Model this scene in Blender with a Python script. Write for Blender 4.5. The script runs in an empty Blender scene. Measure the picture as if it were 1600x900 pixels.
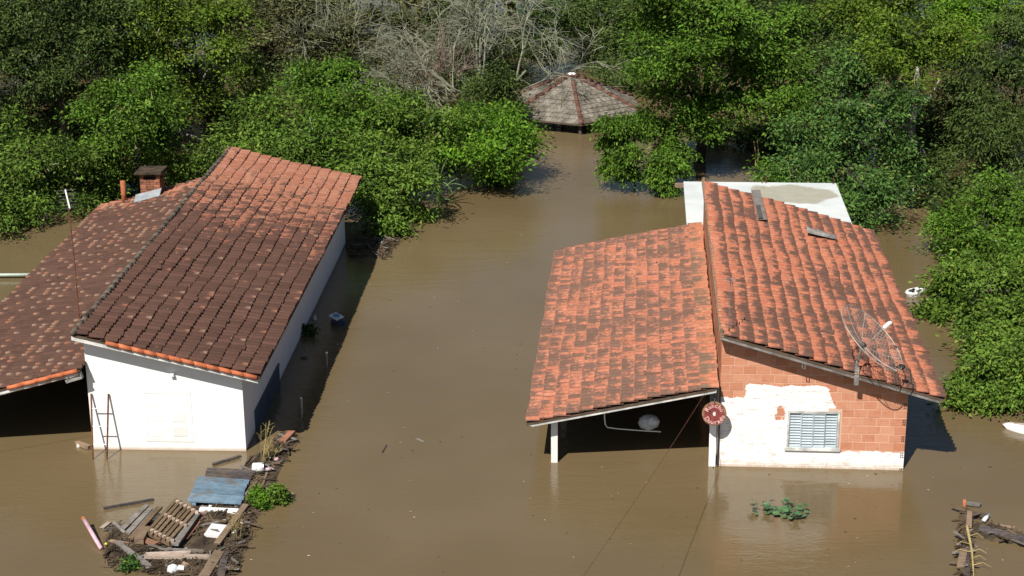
import bpy, math, random
import numpy as np
from math import sin, cos, tan, pi, radians, atan2, sqrt
from mathutils import Vector, Matrix

SC = bpy.context.scene
COL = SC.collection
random.seed(7)
RNG = np.random.default_rng(11)

# ------------------------------------------------------------------ camera
CAM_H, PITCH, ROLL, FPX = 16.5, radians(18.5), radians(-0.5), 2700.0
F_ = np.array([0, cos(PITCH), -sin(PITCH)]); U0 = np.array([0, sin(PITCH), cos(PITCH)]); R0 = np.array([1.0, 0, 0])
R_ = cos(ROLL) * R0 + sin(ROLL) * U0
U_ = -sin(ROLL) * R0 + cos(ROLL) * U0
cd = bpy.data.cameras.new('camera'); cam = bpy.data.objects.new('camera', cd); COL.objects.link(cam)
cd.sensor_width = 36.0; cd.lens = FPX / 1600 * 36; cd.clip_start = 0.5; cd.clip_end = 3000
cam.matrix_world = Matrix(((R_[0], U_[0], -F_[0], 0), (R_[1], U_[1], -F_[1], 0), (R_[2], U_[2], -F_[2], CAM_H), (0, 0, 0, 1)))
SC.camera = cam

# ------------------------------------------------------------------ sky, sun, exposure
SUN_DIR = Vector((0.38, 0.78, -1.0)).normalized()
w = bpy.data.worlds.new('World'); SC.world = w; w.use_nodes = True
nt = w.node_tree; nt.nodes.clear()
sky = nt.nodes.new('ShaderNodeTexSky'); sky.sky_type = 'NISHITA'; sky.sun_disc = False
sky.sun_elevation = radians(49); sky.sun_rotation = radians(206); sky.air_density = 1.0; sky.dust_density = 0.6
bg = nt.nodes.new('ShaderNodeBackground'); bg.inputs[1].default_value = 0.05
wo = nt.nodes.new('ShaderNodeOutputWorld')
nt.links.new(sky.outputs[0], bg.inputs[0]); nt.links.new(bg.outputs[0], wo.inputs[0])
sl = bpy.data.lights.new('sun', 'SUN'); sl.energy = 5.0; sl.angle = radians(0.5); sl.color = (1.0, 0.94, 0.84)
so = bpy.data.objects.new('sun', sl); COL.objects.link(so)
so.rotation_euler = SUN_DIR.to_track_quat('-Z', 'Y').to_euler(); so.location = (-20, -40, 60)
SC.view_settings.view_transform = 'Standard'; SC.view_settings.look = 'None'
SC.view_settings.exposure = 0.4; SC.view_settings.gamma = 1.0
SC.render.engine = 'CYCLES'
SC.cycles.max_bounces = 6; SC.cycles.diffuse_bounces = 2; SC.cycles.glossy_bounces = 3; SC.cycles.transparent_max_bounces = 12

# ------------------------------------------------------------------ place helpers
def ray(x, y): return F_ * FPX + R_ * (x - 800) - U_ * (y - 450)
def at(x, y, z=0.0):
    d = ray(x, y); t = (z - CAM_H) / d[2]; return Vector((t * d[0], t * d[1], z))
def atd(x, y, Y):
    d = ray(x, y); t = Y / d[1]; return Vector((t * d[0], Y, CAM_H + t * d[2]))
def mpp(Y, z=3.0): return (Y * cos(PITCH) + (CAM_H - z) * sin(PITCH)) / FPX

# ------------------------------------------------------------------ scene helpers
def tag(o, label=None, cat=None, group=None, kind=None):
    if label: o['label'] = label
    if cat: o['category'] = cat
    if group: o['group'] = group
    if kind: o['kind'] = kind
    return o
def empty(name, loc=(0, 0, 0), rz=0.0, label=None, cat=None, group=None):
    o = bpy.data.objects.new(name, None); COL.objects.link(o)
    o.location = loc; o.rotation_euler = (0, 0, rz); o.empty_display_size = 0.3
    return tag(o, label, cat, group)
def link(name, me, parent=None, mat4=None):
    o = bpy.data.objects.new(name, me); COL.objects.link(o)
    if parent: o.parent = parent
    if mat4 is not None: o.matrix_basis = mat4
    return o

class MB:
    """collects shapes, then becomes ONE mesh"""
    def __init__(s): s.v = []; s.f = []; s.m = []; s.uv = {}
    def add(s, vs, fs, mi=0):
        b = len(s.v); s.v.extend([tuple(v) for v in vs]); s.f.extend([tuple(b + i for i in f) for f in fs]); s.m.extend([mi] * len(fs)); return s
    def box(s, x0, y0, z0, x1, y1, z1, mi=0):
        vs = [(x0, y0, z0), (x1, y0, z0), (x1, y1, z0), (x0, y1, z0), (x0, y0, z1), (x1, y0, z1), (x1, y1, z1), (x0, y1, z1)]
        return s.add(vs, [(0, 3, 2, 1), (4, 5, 6, 7), (0, 1, 5, 4), (1, 2, 6, 5), (2, 3, 7, 6), (3, 0, 4, 7)], mi)
    def hexa(s, vs, mi=0):
        return s.add(vs, [(0, 3, 2, 1), (4, 5, 6, 7), (0, 1, 5, 4), (1, 2, 6, 5), (2, 3, 7, 6), (3, 0, 4, 7)], mi)
    def beam(s, a, b, w, h, mi=0, up=(0, 0, 1), jag=0.0):
        a = Vector(a); b = Vector(b); d = (b - a).normalized(); up = Vector(up)
        sd = d.cross(up)
        if sd.length < 1e-4: sd = d.cross(Vector((1, 0, 0)))
        sd.normalize(); up = sd.cross(d).normalized()
        vs = []
        for k, p in enumerate((a, b)):
            for sx, sy in ((-1, -1), (1, -1), (1, 1), (-1, 1)):
                j = d * random.uniform(-jag, jag)
                vs.append(p + sd * sx * w / 2 + up * sy * h / 2 + j)
        return s.add(vs, [(0, 1, 2, 3), (7, 6, 5, 4), (0, 4, 5, 1), (1, 5, 6, 2), (2, 6, 7, 3), (3, 7, 4, 0)], mi)
    def tube(s, pts, radii, n=6, mi=0, cap=True):
        pts = [Vector(p) for p in pts]
        if not hasattr(radii, '__len__'): radii = [radii] * len(pts)
        vs = []; fs = []; ref = None
        for i, p in enumerate(pts):
            d = (pts[min(i + 1, len(pts) - 1)] - pts[max(i - 1, 0)])
            if d.length < 1e-6: d = Vector((0, 0, 1))
            d.normalize()
            if ref is None: ref = Vector((0, 0, 1)) if abs(d.z) < .9 else Vector((1, 0, 0))
            x = d.cross(ref)
            if x.length < 1e-4: x = d.cross(Vector((0.3, 1, 0.2)))
            x.normalize(); y = x.cross(d); ref = y
            for k in range(n):
                a = 2 * pi * k / n; vs.append(p + (x * cos(a) + y * sin(a)) * radii[i])
        for i in range(len(pts) - 1):
            for k in range(n):
                k2 = (k + 1) % n; fs.append((i * n + k, i * n + k2, (i + 1) * n + k2, (i + 1) * n + k))
        if cap:
            fs.append(tuple(range(n - 1, -1, -1))); fs.append(tuple((len(pts) - 1) * n + k for k in range(n)))
        return s.add(vs, fs, mi)
    def prism(s, poly, y0, y1, mi=0):
        """polygon in xz (counter-clockwise seen from -y) swept y0..y1"""
        n = len(poly)
        vs = [(x, y0, z) for x, z in poly] + [(x, y1, z) for x, z in poly]
        fs = [tuple(range(n)), tuple(range(2 * n - 1, n - 1, -1))] + [(i, n + i, n + (i + 1) % n, (i + 1) % n) for i in range(n)]
        return s.add(vs, fs, mi)
    def blob(s, c, r, nu=10, nv=7, jit=0.0, mi=0):
        vs = [Vector(c) + Vector((0, 0, -r[2]))]; fs = []
        for j in range(1, nv):
            t = -pi / 2 + pi * j / nv
            for i in range(nu):
                a = 2 * pi * i / nu; q = 1 + random.uniform(-jit, jit)
                vs.append(Vector(c) + Vector((r[0] * cos(t) * cos(a) * q, r[1] * cos(t) * sin(a) * q, r[2] * sin(t) * q)))
        vs.append(Vector(c) + Vector((0, 0, r[2]))); T = len(vs) - 1
        for i in range(nu):
            k = (i + 1) % nu
            fs.append((0, 1 + k, 1 + i)); fs.append((T, 1 + (nv - 2) * nu + i, 1 + (nv - 2) * nu + k))
            for j in range(nv - 2): fs.append((1 + j * nu + i, 1 + j * nu + k, 1 + (j + 1) * nu + k, 1 + (j + 1) * nu + i))
        return s.add(vs, fs, mi)
    def mesh(s, name, mats, smooth=False):
        me = bpy.data.meshes.new(name); me.from_pydata(s.v, [], s.f)
        for m in (mats if isinstance(mats, (list, tuple)) else [mats]): me.materials.append(m)
        if any(s.m): me.polygons.foreach_set('material_index', s.m)
        if smooth: me.polygons.foreach_set('use_smooth', [True] * len(s.f))
        me.update(); return me
    def build(s, name, mats, parent=None, smooth=False, mat4=None):
        return link(name, s.mesh(name, mats, smooth), parent, mat4)

def np_mesh(name, V, Fc, mat, attrs=None, uv=None, smooth=False):
    """V (n,3), Fc (m,k) all faces of the same size"""
    me = bpy.data.meshes.new(name); k = Fc.shape[1]
    me.vertices.add(len(V)); me.vertices.foreach_set('co', np.ascontiguousarray(V, dtype=np.float32).ravel())
    me.loops.add(Fc.size); me.loops.foreach_set('vertex_index', np.ascontiguousarray(Fc, dtype=np.int32).ravel())
    me.polygons.add(len(Fc)); me.polygons.foreach_set('loop_start', np.arange(0, Fc.size, k, dtype=np.int32))
    me.polygons.foreach_set('loop_total', np.full(len(Fc), k, dtype=np.int32))
    me.update(calc_edges=True)
    if smooth: me.polygons.foreach_set('use_smooth', np.ones(len(Fc), dtype=bool))
    for an, av in (attrs or {}).items():
        a = me.attributes.new(an, 'FLOAT', 'POINT'); a.data.foreach_set('value', np.asarray(av, dtype=np.float32))
    if uv is not None:
        l = me.uv_layers.new(name='UVMap'); l.data.foreach_set('uv', np.asarray(uv[Fc.ravel()], dtype=np.float32).ravel())
    me.materials.append(mat); return me

# ------------------------------------------------------------------ node helpers
class G:
    def __init__(s, name):
        s.mat = bpy.data.materials.new(name); s.mat.use_nodes = True; s.t = s.mat.node_tree; s.t.nodes.clear()
        s.out = s.t.nodes.new('ShaderNodeOutputMaterial'); s.p = s.t.nodes.new('ShaderNodeBsdfPrincipled')
        s.t.links.new(s.p.outputs[0], s.out.inputs[0])
    def n(s, typ, **kw):
        x = s.t.nodes.new(typ)
        for k, v in kw.items(): setattr(x, k, v)
        return x
    def put(s, sock, val):
        if isinstance(val, bpy.types.NodeSocket): s.t.links.new(val, sock)
        elif isinstance(val, (tuple, list)) and len(val) == 3 and sock.type == 'RGBA': sock.default_value = (*val, 1)
        else: sock.default_value = val
    def m(s, op, a, b=0.0, c=None, clamp=False):
        x = s.n('ShaderNodeMath', operation=op, use_clamp=clamp); s.put(x.inputs[0], a); s.put(x.inputs[1], b)
        if c is not None: s.put(x.inputs[2], c)
        return x.outputs[0]
    def mix(s, f, a, b, mode='MIX'):
        x = s.n('ShaderNodeMix', data_type='RGBA', blend_type=mode); s.put(x.inputs[0], f); s.put(x.inputs[6], a); s.put(x.inputs[7], b); return x.outputs[2]
    def noise(s, vec, scale, det=3.0, rough=0.55, dist=0.0):
        x = s.n('ShaderNodeTexNoise'); s.put(x.inputs['Scale'], scale); x.inputs['Detail'].default_value = det; x.inputs['Roughness'].default_value = rough; x.inputs['Distortion'].default_value = dist
        if vec is not None: s.put(x.inputs['Vector'], vec)
        return x.outputs[0]
    def ramp(s, v, lo, hi):
        x = s.n('ShaderNodeMapRange', clamp=True, interpolation_type='SMOOTHSTEP'); s.put(x.inputs[0], v); x.inputs[1].default_value = lo; x.inputs[2].default_value = hi; return x.outputs[0]
    def coord(s, kind='Object', obj=None):
        x = s.n('ShaderNodeTexCoord')
        if obj: x.object = obj
        return x.outputs[kind]
    def pos(s): return s.n('ShaderNodeNewGeometry').outputs['Position']
    def scalev(s, v, sc):
        x = s.n('ShaderNodeMapping'); s.put(x.inputs[0], v); x.inputs['Scale'].default_value = sc; return x.outputs[0]
    def rnd(s):
        """one random number per loose piece and per object"""
        a = s.n('ShaderNodeNewGeometry').outputs['Random Per Island']; b = s.n('ShaderNodeObjectInfo').outputs['Random']
        return s.m('FRACT', s.m('ADD', s.m('MULTIPLY', a, 7.31), s.m('MULTIPLY', b, 5.17)))
    def xyz(s, v):
        x = s.n('ShaderNodeSeparateXYZ'); s.put(x.inputs[0], v); return x.outputs
    def bump(s, h, strength, dist=0.02):
        x = s.n('ShaderNodeBump'); x.inputs['Strength'].default_value = strength; x.inputs['Distance'].default_value = dist; s.put(x.inputs['Height'], h)
        s.t.links.new(x.outputs[0], s.p.inputs['Normal']); return x
    def done(s, base, rough=0.8, spec=0.3, metal=0.0):
        s.put(s.p.inputs['Base Color'], base); s.put(s.p.inputs['Roughness'], rough); s.put(s.p.inputs['Specular IOR Level'], spec); s.put(s.p.inputs['Metallic'], metal); return s.mat

def plain(name, col, rough=0.7, var=0.25, scale=6.0, spec=0.3, metal=0.0, col2=None):
    g = G(name); c = g.coord('Object'); n = g.noise(c, scale, 4)
    dark = col2 or tuple(x * (1 - var * 1.4) for x in col)
    base = g.mix(g.ramp(n, 0.32, 0.68), dark, col)
    r = g.rnd(); base = g.mix(1.0, base, g.m('ADD', 0.85, g.m('MULTIPLY', r, 0.3)), 'MULTIPLY')
    g.bump(g.noise(c, scale * 4, 3), 0.25, 0.01)
    return g.done(base, rough, spec, metal)

def wood(name, col, col2, rough=0.8):
    g = G(name); c = g.coord('Object')
    n = g.noise(g.scalev(c, (1.5, 9, 9)), 4.0, 5, 0.6, 0.4); n2 = g.noise(c, 2.2, 3)
    base = g.mix(g.ramp(n, 0.3, 0.72), col2, col)
    base = g.mix(g.m('MULTIPLY', g.ramp(n2, 0.5, 0.75), 0.5), base, tuple(x * 0.45 for x in col2))
    r = g.rnd(); base = g.mix(1.0, base, g.m('ADD', 0.6, g.m('MULTIPLY', r, 0.5)), 'MULTIPLY')
    base = g.mix(g.m('MULTIPLY', g.ramp(g.noise(g.pos(), 2.4, 5, 0.7), 0.48, 0.66), 0.55), base, (0.13, 0.095, 0.06))
    g.bump(n, 0.5, 0.01)
    return g.done(base, rough, 0.25)

def tile_mat(name, fresh, fresh2, mould, amount, lip_keep, patch=0.55, grit=0.5, far_clean=None, wb=0.9, wl=0.22, wp=0.0, pale_ends=0.0, streak=(1, 2.5, 1), mvar=0.5, mould2=None):
    """fired clay with black mould that starts at each tile's lower end; amount = how much of the roof it covers"""
    g = G(name); p = g.pos(); r = g.rnd()
    uv = g.xyz(g.n('ShaderNodeUVMap', uv_map='UVMap').outputs[0])
    base = g.mix(r, fresh, fresh2)
    base = g.mix(g.m('MULTIPLY', g.ramp(g.noise(p, 14.0, 4), 0.45, 0.75), 0.35), base, tuple(min(1, x * 1.5 + .03) for x in fresh2))
    big = g.noise(p, patch, 4, 0.6); mid = g.noise(g.scalev(p, (1.5, .8, 1)), 2.6, 4, 0.6); fine = g.noise(g.scalev(p, streak), 11.0, 4, 0.65)
    low = g.m('SUBTRACT', 1.0, uv[0])
    s = g.m('ADD', g.m('MULTIPLY', big, wb), g.m('MULTIPLY', mid, 0.75))
    s = g.m('ADD', s, g.m('MULTIPLY', fine, grit))
    s = g.m('ADD', s, g.m('MULTIPLY', r, 0.28))
    s = g.m('ADD', s, g.m('ADD', g.m('MULTIPLY', low, wl), g.m('MULTIPLY', g.m('SUBTRACT', 1.0, g.m('MULTIPLY', g.m('ABSOLUTE', g.m('SUBTRACT', uv[1], 0.2)), 4.0), clamp=True), wp)))
    if far_clean:  # the far end of this roof has newer tiles
        y = g.xyz(p)[1]; s = g.m('SUBTRACT', s, g.m('MULTIPLY', g.ramp(y, far_clean[0], far_clean[1]), far_clean[2]))
    k = g.ramp(s, 1.55 - amount, 1.85 - amount)
    if lip_keep: k = g.m('MULTIPLY', k, g.m('SUBTRACT', 1.0, g.m('MULTIPLY', g.m('LESS_THAN', uv[0], 0.05), lip_keep)))
    r3 = g.m('FRACT', g.m('MULTIPLY', r, 41.3)); r4 = g.m('FRACT', g.m('MULTIPLY', r, 23.9))
    mo = g.mix(g.m('MULTIPLY', g.m('ADD', g.m('MULTIPLY', r3, 0.65), g.m('MULTIPLY', g.noise(p, 7.0, 4, .7), 0.5)), mvar), mould, mould2 or tuple(x * 2.0 for x in mould))
    base = g.mix(g.m('MULTIPLY', k, 0.9), base, mo)
    if pale_ends:  # lower ends of some tiles coloured paler
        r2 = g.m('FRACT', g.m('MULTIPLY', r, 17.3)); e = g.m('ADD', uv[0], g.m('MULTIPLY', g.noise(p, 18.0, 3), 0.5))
        sp = g.m('MULTIPLY', g.m('MULTIPLY', g.m('LESS_THAN', r2, pale_ends), g.m('SUBTRACT', 1.0, g.ramp(e, 0.35, 0.72))), g.ramp(g.m('ADD', uv[1], g.m('MULTIPLY', g.noise(p, 30.0, 2), 0.25)), 0.50, 0.72))
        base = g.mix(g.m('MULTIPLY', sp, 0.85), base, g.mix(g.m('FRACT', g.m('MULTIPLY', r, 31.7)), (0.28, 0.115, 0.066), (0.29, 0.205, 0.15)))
    lich = g.m('MULTIPLY', g.ramp(g.noise(p, 5.0, 5, 0.7), 0.66, 0.74), 0.5)
    base = g.mix(lich, base, (0.36, 0.33, 0.26))
    g.bump(g.noise(p, 40.0, 3), 0.3, 0.006)
    return g.done(base, 0.85, 0.2)

M = {}
M['tile_orange'] = tile_mat('clay_orange', (0.345, 0.118, 0.067), (0.425, 0.170, 0.104), (0.060, 0.038, 0.030), 0.27, 0.8, 0.5, 0.55, wb=0.65, wl=0.55, wp=0.12)
M['tile_porch'] = tile_mat('clay_salmon', (0.345, 0.125, 0.074), (0.43, 0.177, 0.113), (0.085, 0.055, 0.042), 0.40, 0.8, 0.5, 0.75, wb=0.6, wl=0.26, wp=0.34)
M['tile_mossy'] = tile_mat('clay_mossy', (0.33, 0.12, 0.07), (0.42, 0.17, 0.10), (0.095, 0.07, 0.05), 0.33, 0.5, wp=0.2)
M['tile_dark'] = tile_mat('clay_sooty', (0.25, 0.098, 0.060), (0.31, 0.145, 0.095), (0.026, 0.017, 0.014), 0.80, 0.1, 0.45, 0.9, (41.5, 56.0, 0.66), wb=0.5, wl=0.10, wp=0.15, pale_ends=0.05, streak=(.5, 2.2, .5), mvar=1.1, mould2=(0.078, 0.042, 0.033))
M['tile_darkest'] = tile_mat('clay_black', (0.30, 0.115, 0.068), (0.38, 0.18, 0.11), (0.026, 0.018, 0.015), 0.86, 0.2, 0.45, 0.8, (51.5, 55.5, 0.50), wb=0.5, pale_ends=0.34, streak=(.5, 2.0, .5), mvar=1.1, mould2=(0.062, 0.037, 0.030))
M['ridge_dark'] = plain('ridge_lichen', (0.13, 0.11, 0.085), 0.9, 0.5, 3.0, col2=(0.03, 0.024, 0.02))
M['verge'] = plain('verge_clay', (0.55, 0.16, 0.07), 0.8, 0.3, 5.0)
M['board_dark'] = plain('roof_board', (0.10, 0.07, 0.05), 0.9)
M['fascia_white'] = plain('fascia_white', (0.62, 0.62, 0.60), 0.7, 0.35, 3.0)
M['fascia_grey'] = plain('fascia_grey', (0.30, 0.28, 0.27), 0.85, 0.4, 4.0)
M['white_paint'] = plain('white_paint', (0.80, 0.80, 0.79), 0.7, 0.05, 2.0)
M['white_plastic'] = plain('white_plastic', (0.78, 0.78, 0.78), 0.45, 0.06, 5.0, 0.5)
M['grey_metal'] = plain('grey_metal', (0.42, 0.43, 0.44), 0.4, 0.2, 6.0, 0.5, 0.7)
M['dark_metal'] = plain('dark_metal', (0.10, 0.10, 0.11), 0.5, 0.3, 6.0, 0.5, 0.6)
M['rust'] = plain('rusty_iron', (0.20, 0.08, 0.045), 0.85, 0.4, 8.0, 0.3, 0.2)
M['rust_pipe'] = plain('clay_pipe', (0.48, 0.16, 0.07), 0.8, 0.3, 5.0)
M['concrete'] = plain('concrete', (0.34, 0.33, 0.31), 0.9, 0.3, 3.0)
M['zinc'] = plain('zinc_flashing', (0.40, 0.44, 0.48), 0.55, 0.2, 4.0, 0.5, 0.3)
M['black'] = plain('black_rubber', (0.02, 0.02, 0.02), 0.6)
M['wood_brown'] = wood('weathered_brown', (0.26, 0.18, 0.11), (0.13, 0.085, 0.05))
M['wood_grey'] = wood('weathered_grey', (0.30, 0.28, 0.26), (0.13, 0.12, 0.11))
M['wood_dark'] = wood('wet_dark_wood', (0.14, 0.12, 0.12), (0.05, 0.04, 0.04))
M['wood_pale'] = wood('pale_wood', (0.55, 0.45, 0.38), (0.38, 0.29, 0.23))
M['wood_red'] = wood('reddish_board', (0.42, 0.19, 0.12), (0.25, 0.11, 0.07))
M['wood_tan'] = wood('tan_board', (0.36, 0.26, 0.18), (0.22, 0.15, 0.1))
M['blue_paint'] = wood('flaking_blue', (0.24, 0.37, 0.48), (0.13, 0.21, 0.29), 0.6)
M['blue_door'] = plain('blue_door', (0.055, 0.085, 0.12), 0.55, 0.2, 3.0)
M['pink'] = plain('pink_plastic', (0.62, 0.40, 0.47), 0.5, 0.15)
M['yellow'] = plain('yellow_plastic', (0.65, 0.55, 0.06), 0.5, 0.1)
M['navy'] = plain('navy_plastic', (0.02, 0.03, 0.06), 0.4)
M['cyan_blue'] = plain('blue_disc', (0.15, 0.36, 0.55), 0.4)
M['pale_green'] = plain('pale_green_pipe', (0.45, 0.55, 0.48), 0.5, 0.15)
M['cane'] = plain('dry_cane', (0.42, 0.33, 0.14), 0.8)
M['sack'] = plain('pale_sack', (0.78, 0.83, 0.88), 0.6, 0.3, 9.0)
M['mud'] = plain('debris_mud', (0.10, 0.072, 0.045), 0.9, 0.5, 2.5)
M['litter'] = plain('debris_litter', (0.17, 0.12, 0.075), 0.9, 0.6, 0.8)
M['seedling'] = plain('leaf_floating', (0.085, 0.17, 0.055), 0.45, 0.5, 2.0, col2=(0.03, 0.085, 0.05))

# flood water: silty, slightly rippled
g = G('silty_water'); p = g.pos()
silt = g.mix(g.ramp(g.noise(p, 0.07, 4, 0.6), 0.35, 0.65), (0.126, 0.091, 0.045), (0.154, 0.114, 0.062))
n1 = g.noise(g.scalev(p, (0.55, 1.9, 1)), 1.3, 3, 0.55, 0.3); n2 = g.noise(g.scalev(p, (0.9, 3.0, 1)), 4.6, 3, 0.6, 0.5); n3 = g.noise(g.scalev(p, (0.3, 0.7, 1)), 0.5, 2)
calm = g.ramp(g.noise(p, 0.11, 3), 0.35, 0.65)
h = g.m('ADD', g.m('MULTIPLY', n1, 0.55), g.m('MULTIPLY', n2, g.m('ADD', 0.14, g.m('MULTIPLY', calm, 0.30))))
h = g.m('ADD', h, g.m('MULTIPLY', n3, 0.6))
g.bump(h, 0.20, 0.11); g.p.inputs['IOR'].default_value = 1.40
M['water'] = g.done(silt, 0.045, 0.5)

# ------------------------------------------------------------------ the flood
mb = MB(); mb.add([(-900, -60, 0), (900, -60, 0), (900, 1500, 0), (-900, 1500, 0)], [(0, 1, 2, 3)])
tag(mb.build('water', M['water']), kind='structure')

# ------------------------------------------------------------------ roofs of clay tiles
TW, TL = 0.21, 0.41
def tile_arrays():
    prof = [(0, .004), (.05, 0), (.085, .004), (.102, .030), (.13, .054), (.162, .056), (.19, .034), (.214, .006)]
    V = []; UV = []
    for (u, dz, uu) in ((0.0, -0.03, 0.0), (0.0, 0.016, 0.03), (0.012, 0.021, 0.06), (TL, 0.0, 1.0)):
        for v, z in prof: V.append((u, v, z + dz)); UV.append((uu, v / TW))
    n = len(prof); Fc = []
    for r in range(3):
        for i in range(n - 1): Fc.append((r * n + i, r * n + i + 1, (r + 1) * n + i + 1, (r + 1) * n + i))
    return np.array(V), np.array(Fc), np.array(UV)
TV, TF, TUV = tile_arrays()
def tile_mesh(mat): return np_mesh('tile', TV, TF[:, ::-1], mat, uv=TUV)

def tile_frame(low, high, y):
    """low/high are (x,z) of eave and top: u up the slope, v along the eave, w out of the roof"""
    u = Vector((high[0] - low[0], 0, high[1] - low[1])).normalized()
    wv = Vector((-u.z, 0, u.x)) if u.x > 0 else Vector((u.z, 0, -u.x))
    v = Vector((0, 1, 0)) if u.x < 0 else Vector((0, 1, 0))
    return u, v, wv
def lay_tiles(low, high, y0, y1, exposure, mats, seed, skip=0.0, tilt=.07):
    """list of (y, matrix, material) for one roof plane"""
    rr = random.Random(seed); out = []
    u, v, wv = tile_frame(low, high, y0)
    L = sqrt((high[0] - low[0]) ** 2 + (high[1] - low[1]) ** 2); n = max(1, round(L / exposure)); ex = L / n
    rows = int((y1 - y0) / TW)
    wav = [rr.uniform(-.012, .012) for _ in range(n + 1)]
    for c in range(n):
        for r in range(rows):
            if rr.random() < skip: continue
            a = rr.gauss(0, 0.012); ti = rr.gauss(0, 0.014); lift = max(0, rr.gauss(0.004, 0.006)); sh = rr.gauss(0, 0.008)
            if rr.random() < 0.012: a += rr.gauss(0, 0.09); lift += .02; sh -= rr.uniform(0, .06)
            sag = 0.018 * sin(r * 0.23 + c * .5 + seed) + 0.012 * sin(r * .61 + seed * 2.)
            y = y0 + r * TW + rr.gauss(0, .004)
            o = Vector((low[0], 0, low[1])) + u * (c * ex + sh + wav[c] + .012 * sin(r * .4 + c * 1.7)) + wv * (lift + .036 + sag) + v * 0
            o.y = y
            ca, sa = cos(a), sin(a)
            uu = (u * ca + v * sa); vv = (v * ca - u * sa); ww = wv.copy()
            uu = (uu + ww * (ti - tilt)).normalized(); ww = (ww - uu * ww.dot(uu)).normalized(); vv = ww.cross(uu)
            if vv.y < 0: vv = -vv
            mt = Matrix(((uu.x, vv.x, ww.x, o.x), (uu.y, vv.y, ww.y, o.y), (uu.z, vv.z, ww.z, o.z), (0, 0, 0, 1)))
            m = mats(c, n, r, rows) if callable(mats) else mats
            out.append((y, mt, m))
    return out
def place_tiles(sets, house, limit=300):
    """the nearest tiles are objects, the others one part; sets = [(roof object, tiles)]"""
    allt = sorted(((t[0], i, k) for i, (_, ts) in enumerate(sets) for k, t in enumerate(ts)))
    near = set((i, k) for _, i, k in allt[:limit]); cache = {}; rest = {}
    for i, (roof, ts) in enumerate(sets):
        for k, (y, mt, m) in enumerate(ts):
            if (i, k) in near:
                if m not in cache: cache[m] = tile_mesh(M[m])
                link('tile', cache[m], roof, mt)
            else: rest.setdefault(m, []).append(mt)
    for m, mts in rest.items():
        A = np.array([np.array(x) for x in mts]); Vh = np.concatenate([TV, np.ones((len(TV), 1))], 1)
        V = np.einsum('nij,kj->nki', A, Vh)[:, :, :3].reshape(-1, 3)
        Fc = (TF[None, :, ::-1] + (np.arange(len(mts)) * len(TV))[:, None, None]).reshape(-1, 4)
        o = link('roof_tiles', np_mesh('roof_tiles', V, Fc, M[m], uv=np.tile(TUV, (len(mts), 1))), house)
        o['kind'] = 'stuff'
def deck(name, low, high, y0, y1, house, th=0.05, mat='board_dark'):
    mb = MB(); dz = -0.012
    mb.hexa([(low[0], y0, low[1] - th + dz), (high[0], y0, high[1] - th + dz), (high[0], y1, high[1] - th + dz), (low[0], y1, low[1] - th + dz),
             (low[0], y0, low[1] + dz), (high[0], y0, high[1] + dz), (high[0], y1, high[1] + dz), (low[0], y1, low[1] + dz)] if low[0] < high[0] else
            [(high[0], y0, high[1] - th + dz), (low[0], y0, low[1] - th + dz), (low[0], y1, low[1] - th + dz), (high[0], y1, high[1] - th + dz),
             (high[0], y0, high[1] + dz), (low[0], y0, low[1] + dz), (low[0], y1, low[1] + dz), (high[0], y1, high[1] + dz)])
    return mb.build(name, M[mat], house)

# ------------------------------------------------------------------ white house on the left
LA = radians(3.0)
white_house = empty('white_house', (-6.29, 37.38, 0), -LA, 'white plastered house standing in brown flood water under a dark mouldy tiled roof', 'house')
def zl(x): return 2.05 - 0.2375 * (x - 0.5)        # main roof top surface
def zp(x): return 2.21 + 0.27 * (x + 3.66)         # porch roof
g = G('white_plaster'); c = g.coord('Object', white_house); X = g.xyz(c)
base = g.mix(g.ramp(g.noise(c, 1.6, 5), 0.4, 0.75), (0.80, 0.80, 0.80), (0.74, 0.745, 0.75))
mudk = g.ramp(g.m('ADD', X[2], g.m('MULTIPLY', g.noise(c, 3.0, 4), 0.05)), 0.11, 0.055)
x_ = g.n('ShaderNodeMapRange', clamp=True); g.put(x_.inputs[0], g.m('ADD', X[2], g.m('MULTIPLY', g.noise(c, 3.0, 4), 0.06))); x_.inputs[1].default_value = 0.04; x_.inputs[2].default_value = 0.13; x_.inputs[3].default_value = 1.0; x_.inputs[4].default_value = 0.0
base = g.mix(g.m('MULTIPLY', x_.outputs[0], 0.75), base, (0.40, 0.27, 0.18))
g.bump(g.noise(c, 22, 4), 0.18, 0.01)
M['plaster'] = g.done(base, 0.85, 0.2)
LW, LD = -3.65, 16.6
zt = lambda x: zl(x) - 0.17
mb = MB(); mb.prism([(LW, -0.9), (0, -0.9), (0, zt(0)), (LW, zt(LW))], 0, 0.15)
mb.prism([(LW, -0.9), (0, -0.9), (0, zt(0)), (LW, zt(LW))], LD - .15, LD)
mb.prism([(-0.15, -0.9), (-0.002, -0.9), (-0.002, zt(-.002)), (-0.15, zt(-.15))], 0.152, LD - .152)
mb.prism([(LW + .002, -0.9), (LW + .15, -0.9), (LW + .15, zt(LW + .15)), (LW + .002, zt(LW + .002))], 0.152, LD - .152)
mb.build('wall', M['plaster'], white_house)
roof1 = deck('main_roof', (0.50, zl(.5) - .03), (-3.73, zl(-3.73) - .03) ,-0.40, 17.3, white_house)
roof2 = deck('porch_roof', (-8.30, zp(-8.3) - .03), (-3.68, zp(-3.68) - .03), -0.40, 17.6, white_house)
t1 = lay_tiles((0.50, zl(.5) - .03), (-3.73, zl(-3.73) - .03), -0.42, 17.35, 0.333, 'tile_dark', 1, tilt=.10)
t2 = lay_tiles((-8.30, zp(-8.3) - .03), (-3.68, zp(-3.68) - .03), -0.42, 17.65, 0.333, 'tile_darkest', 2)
place_tiles([(roof1, t1), (roof2, t2)], white_house)
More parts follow.
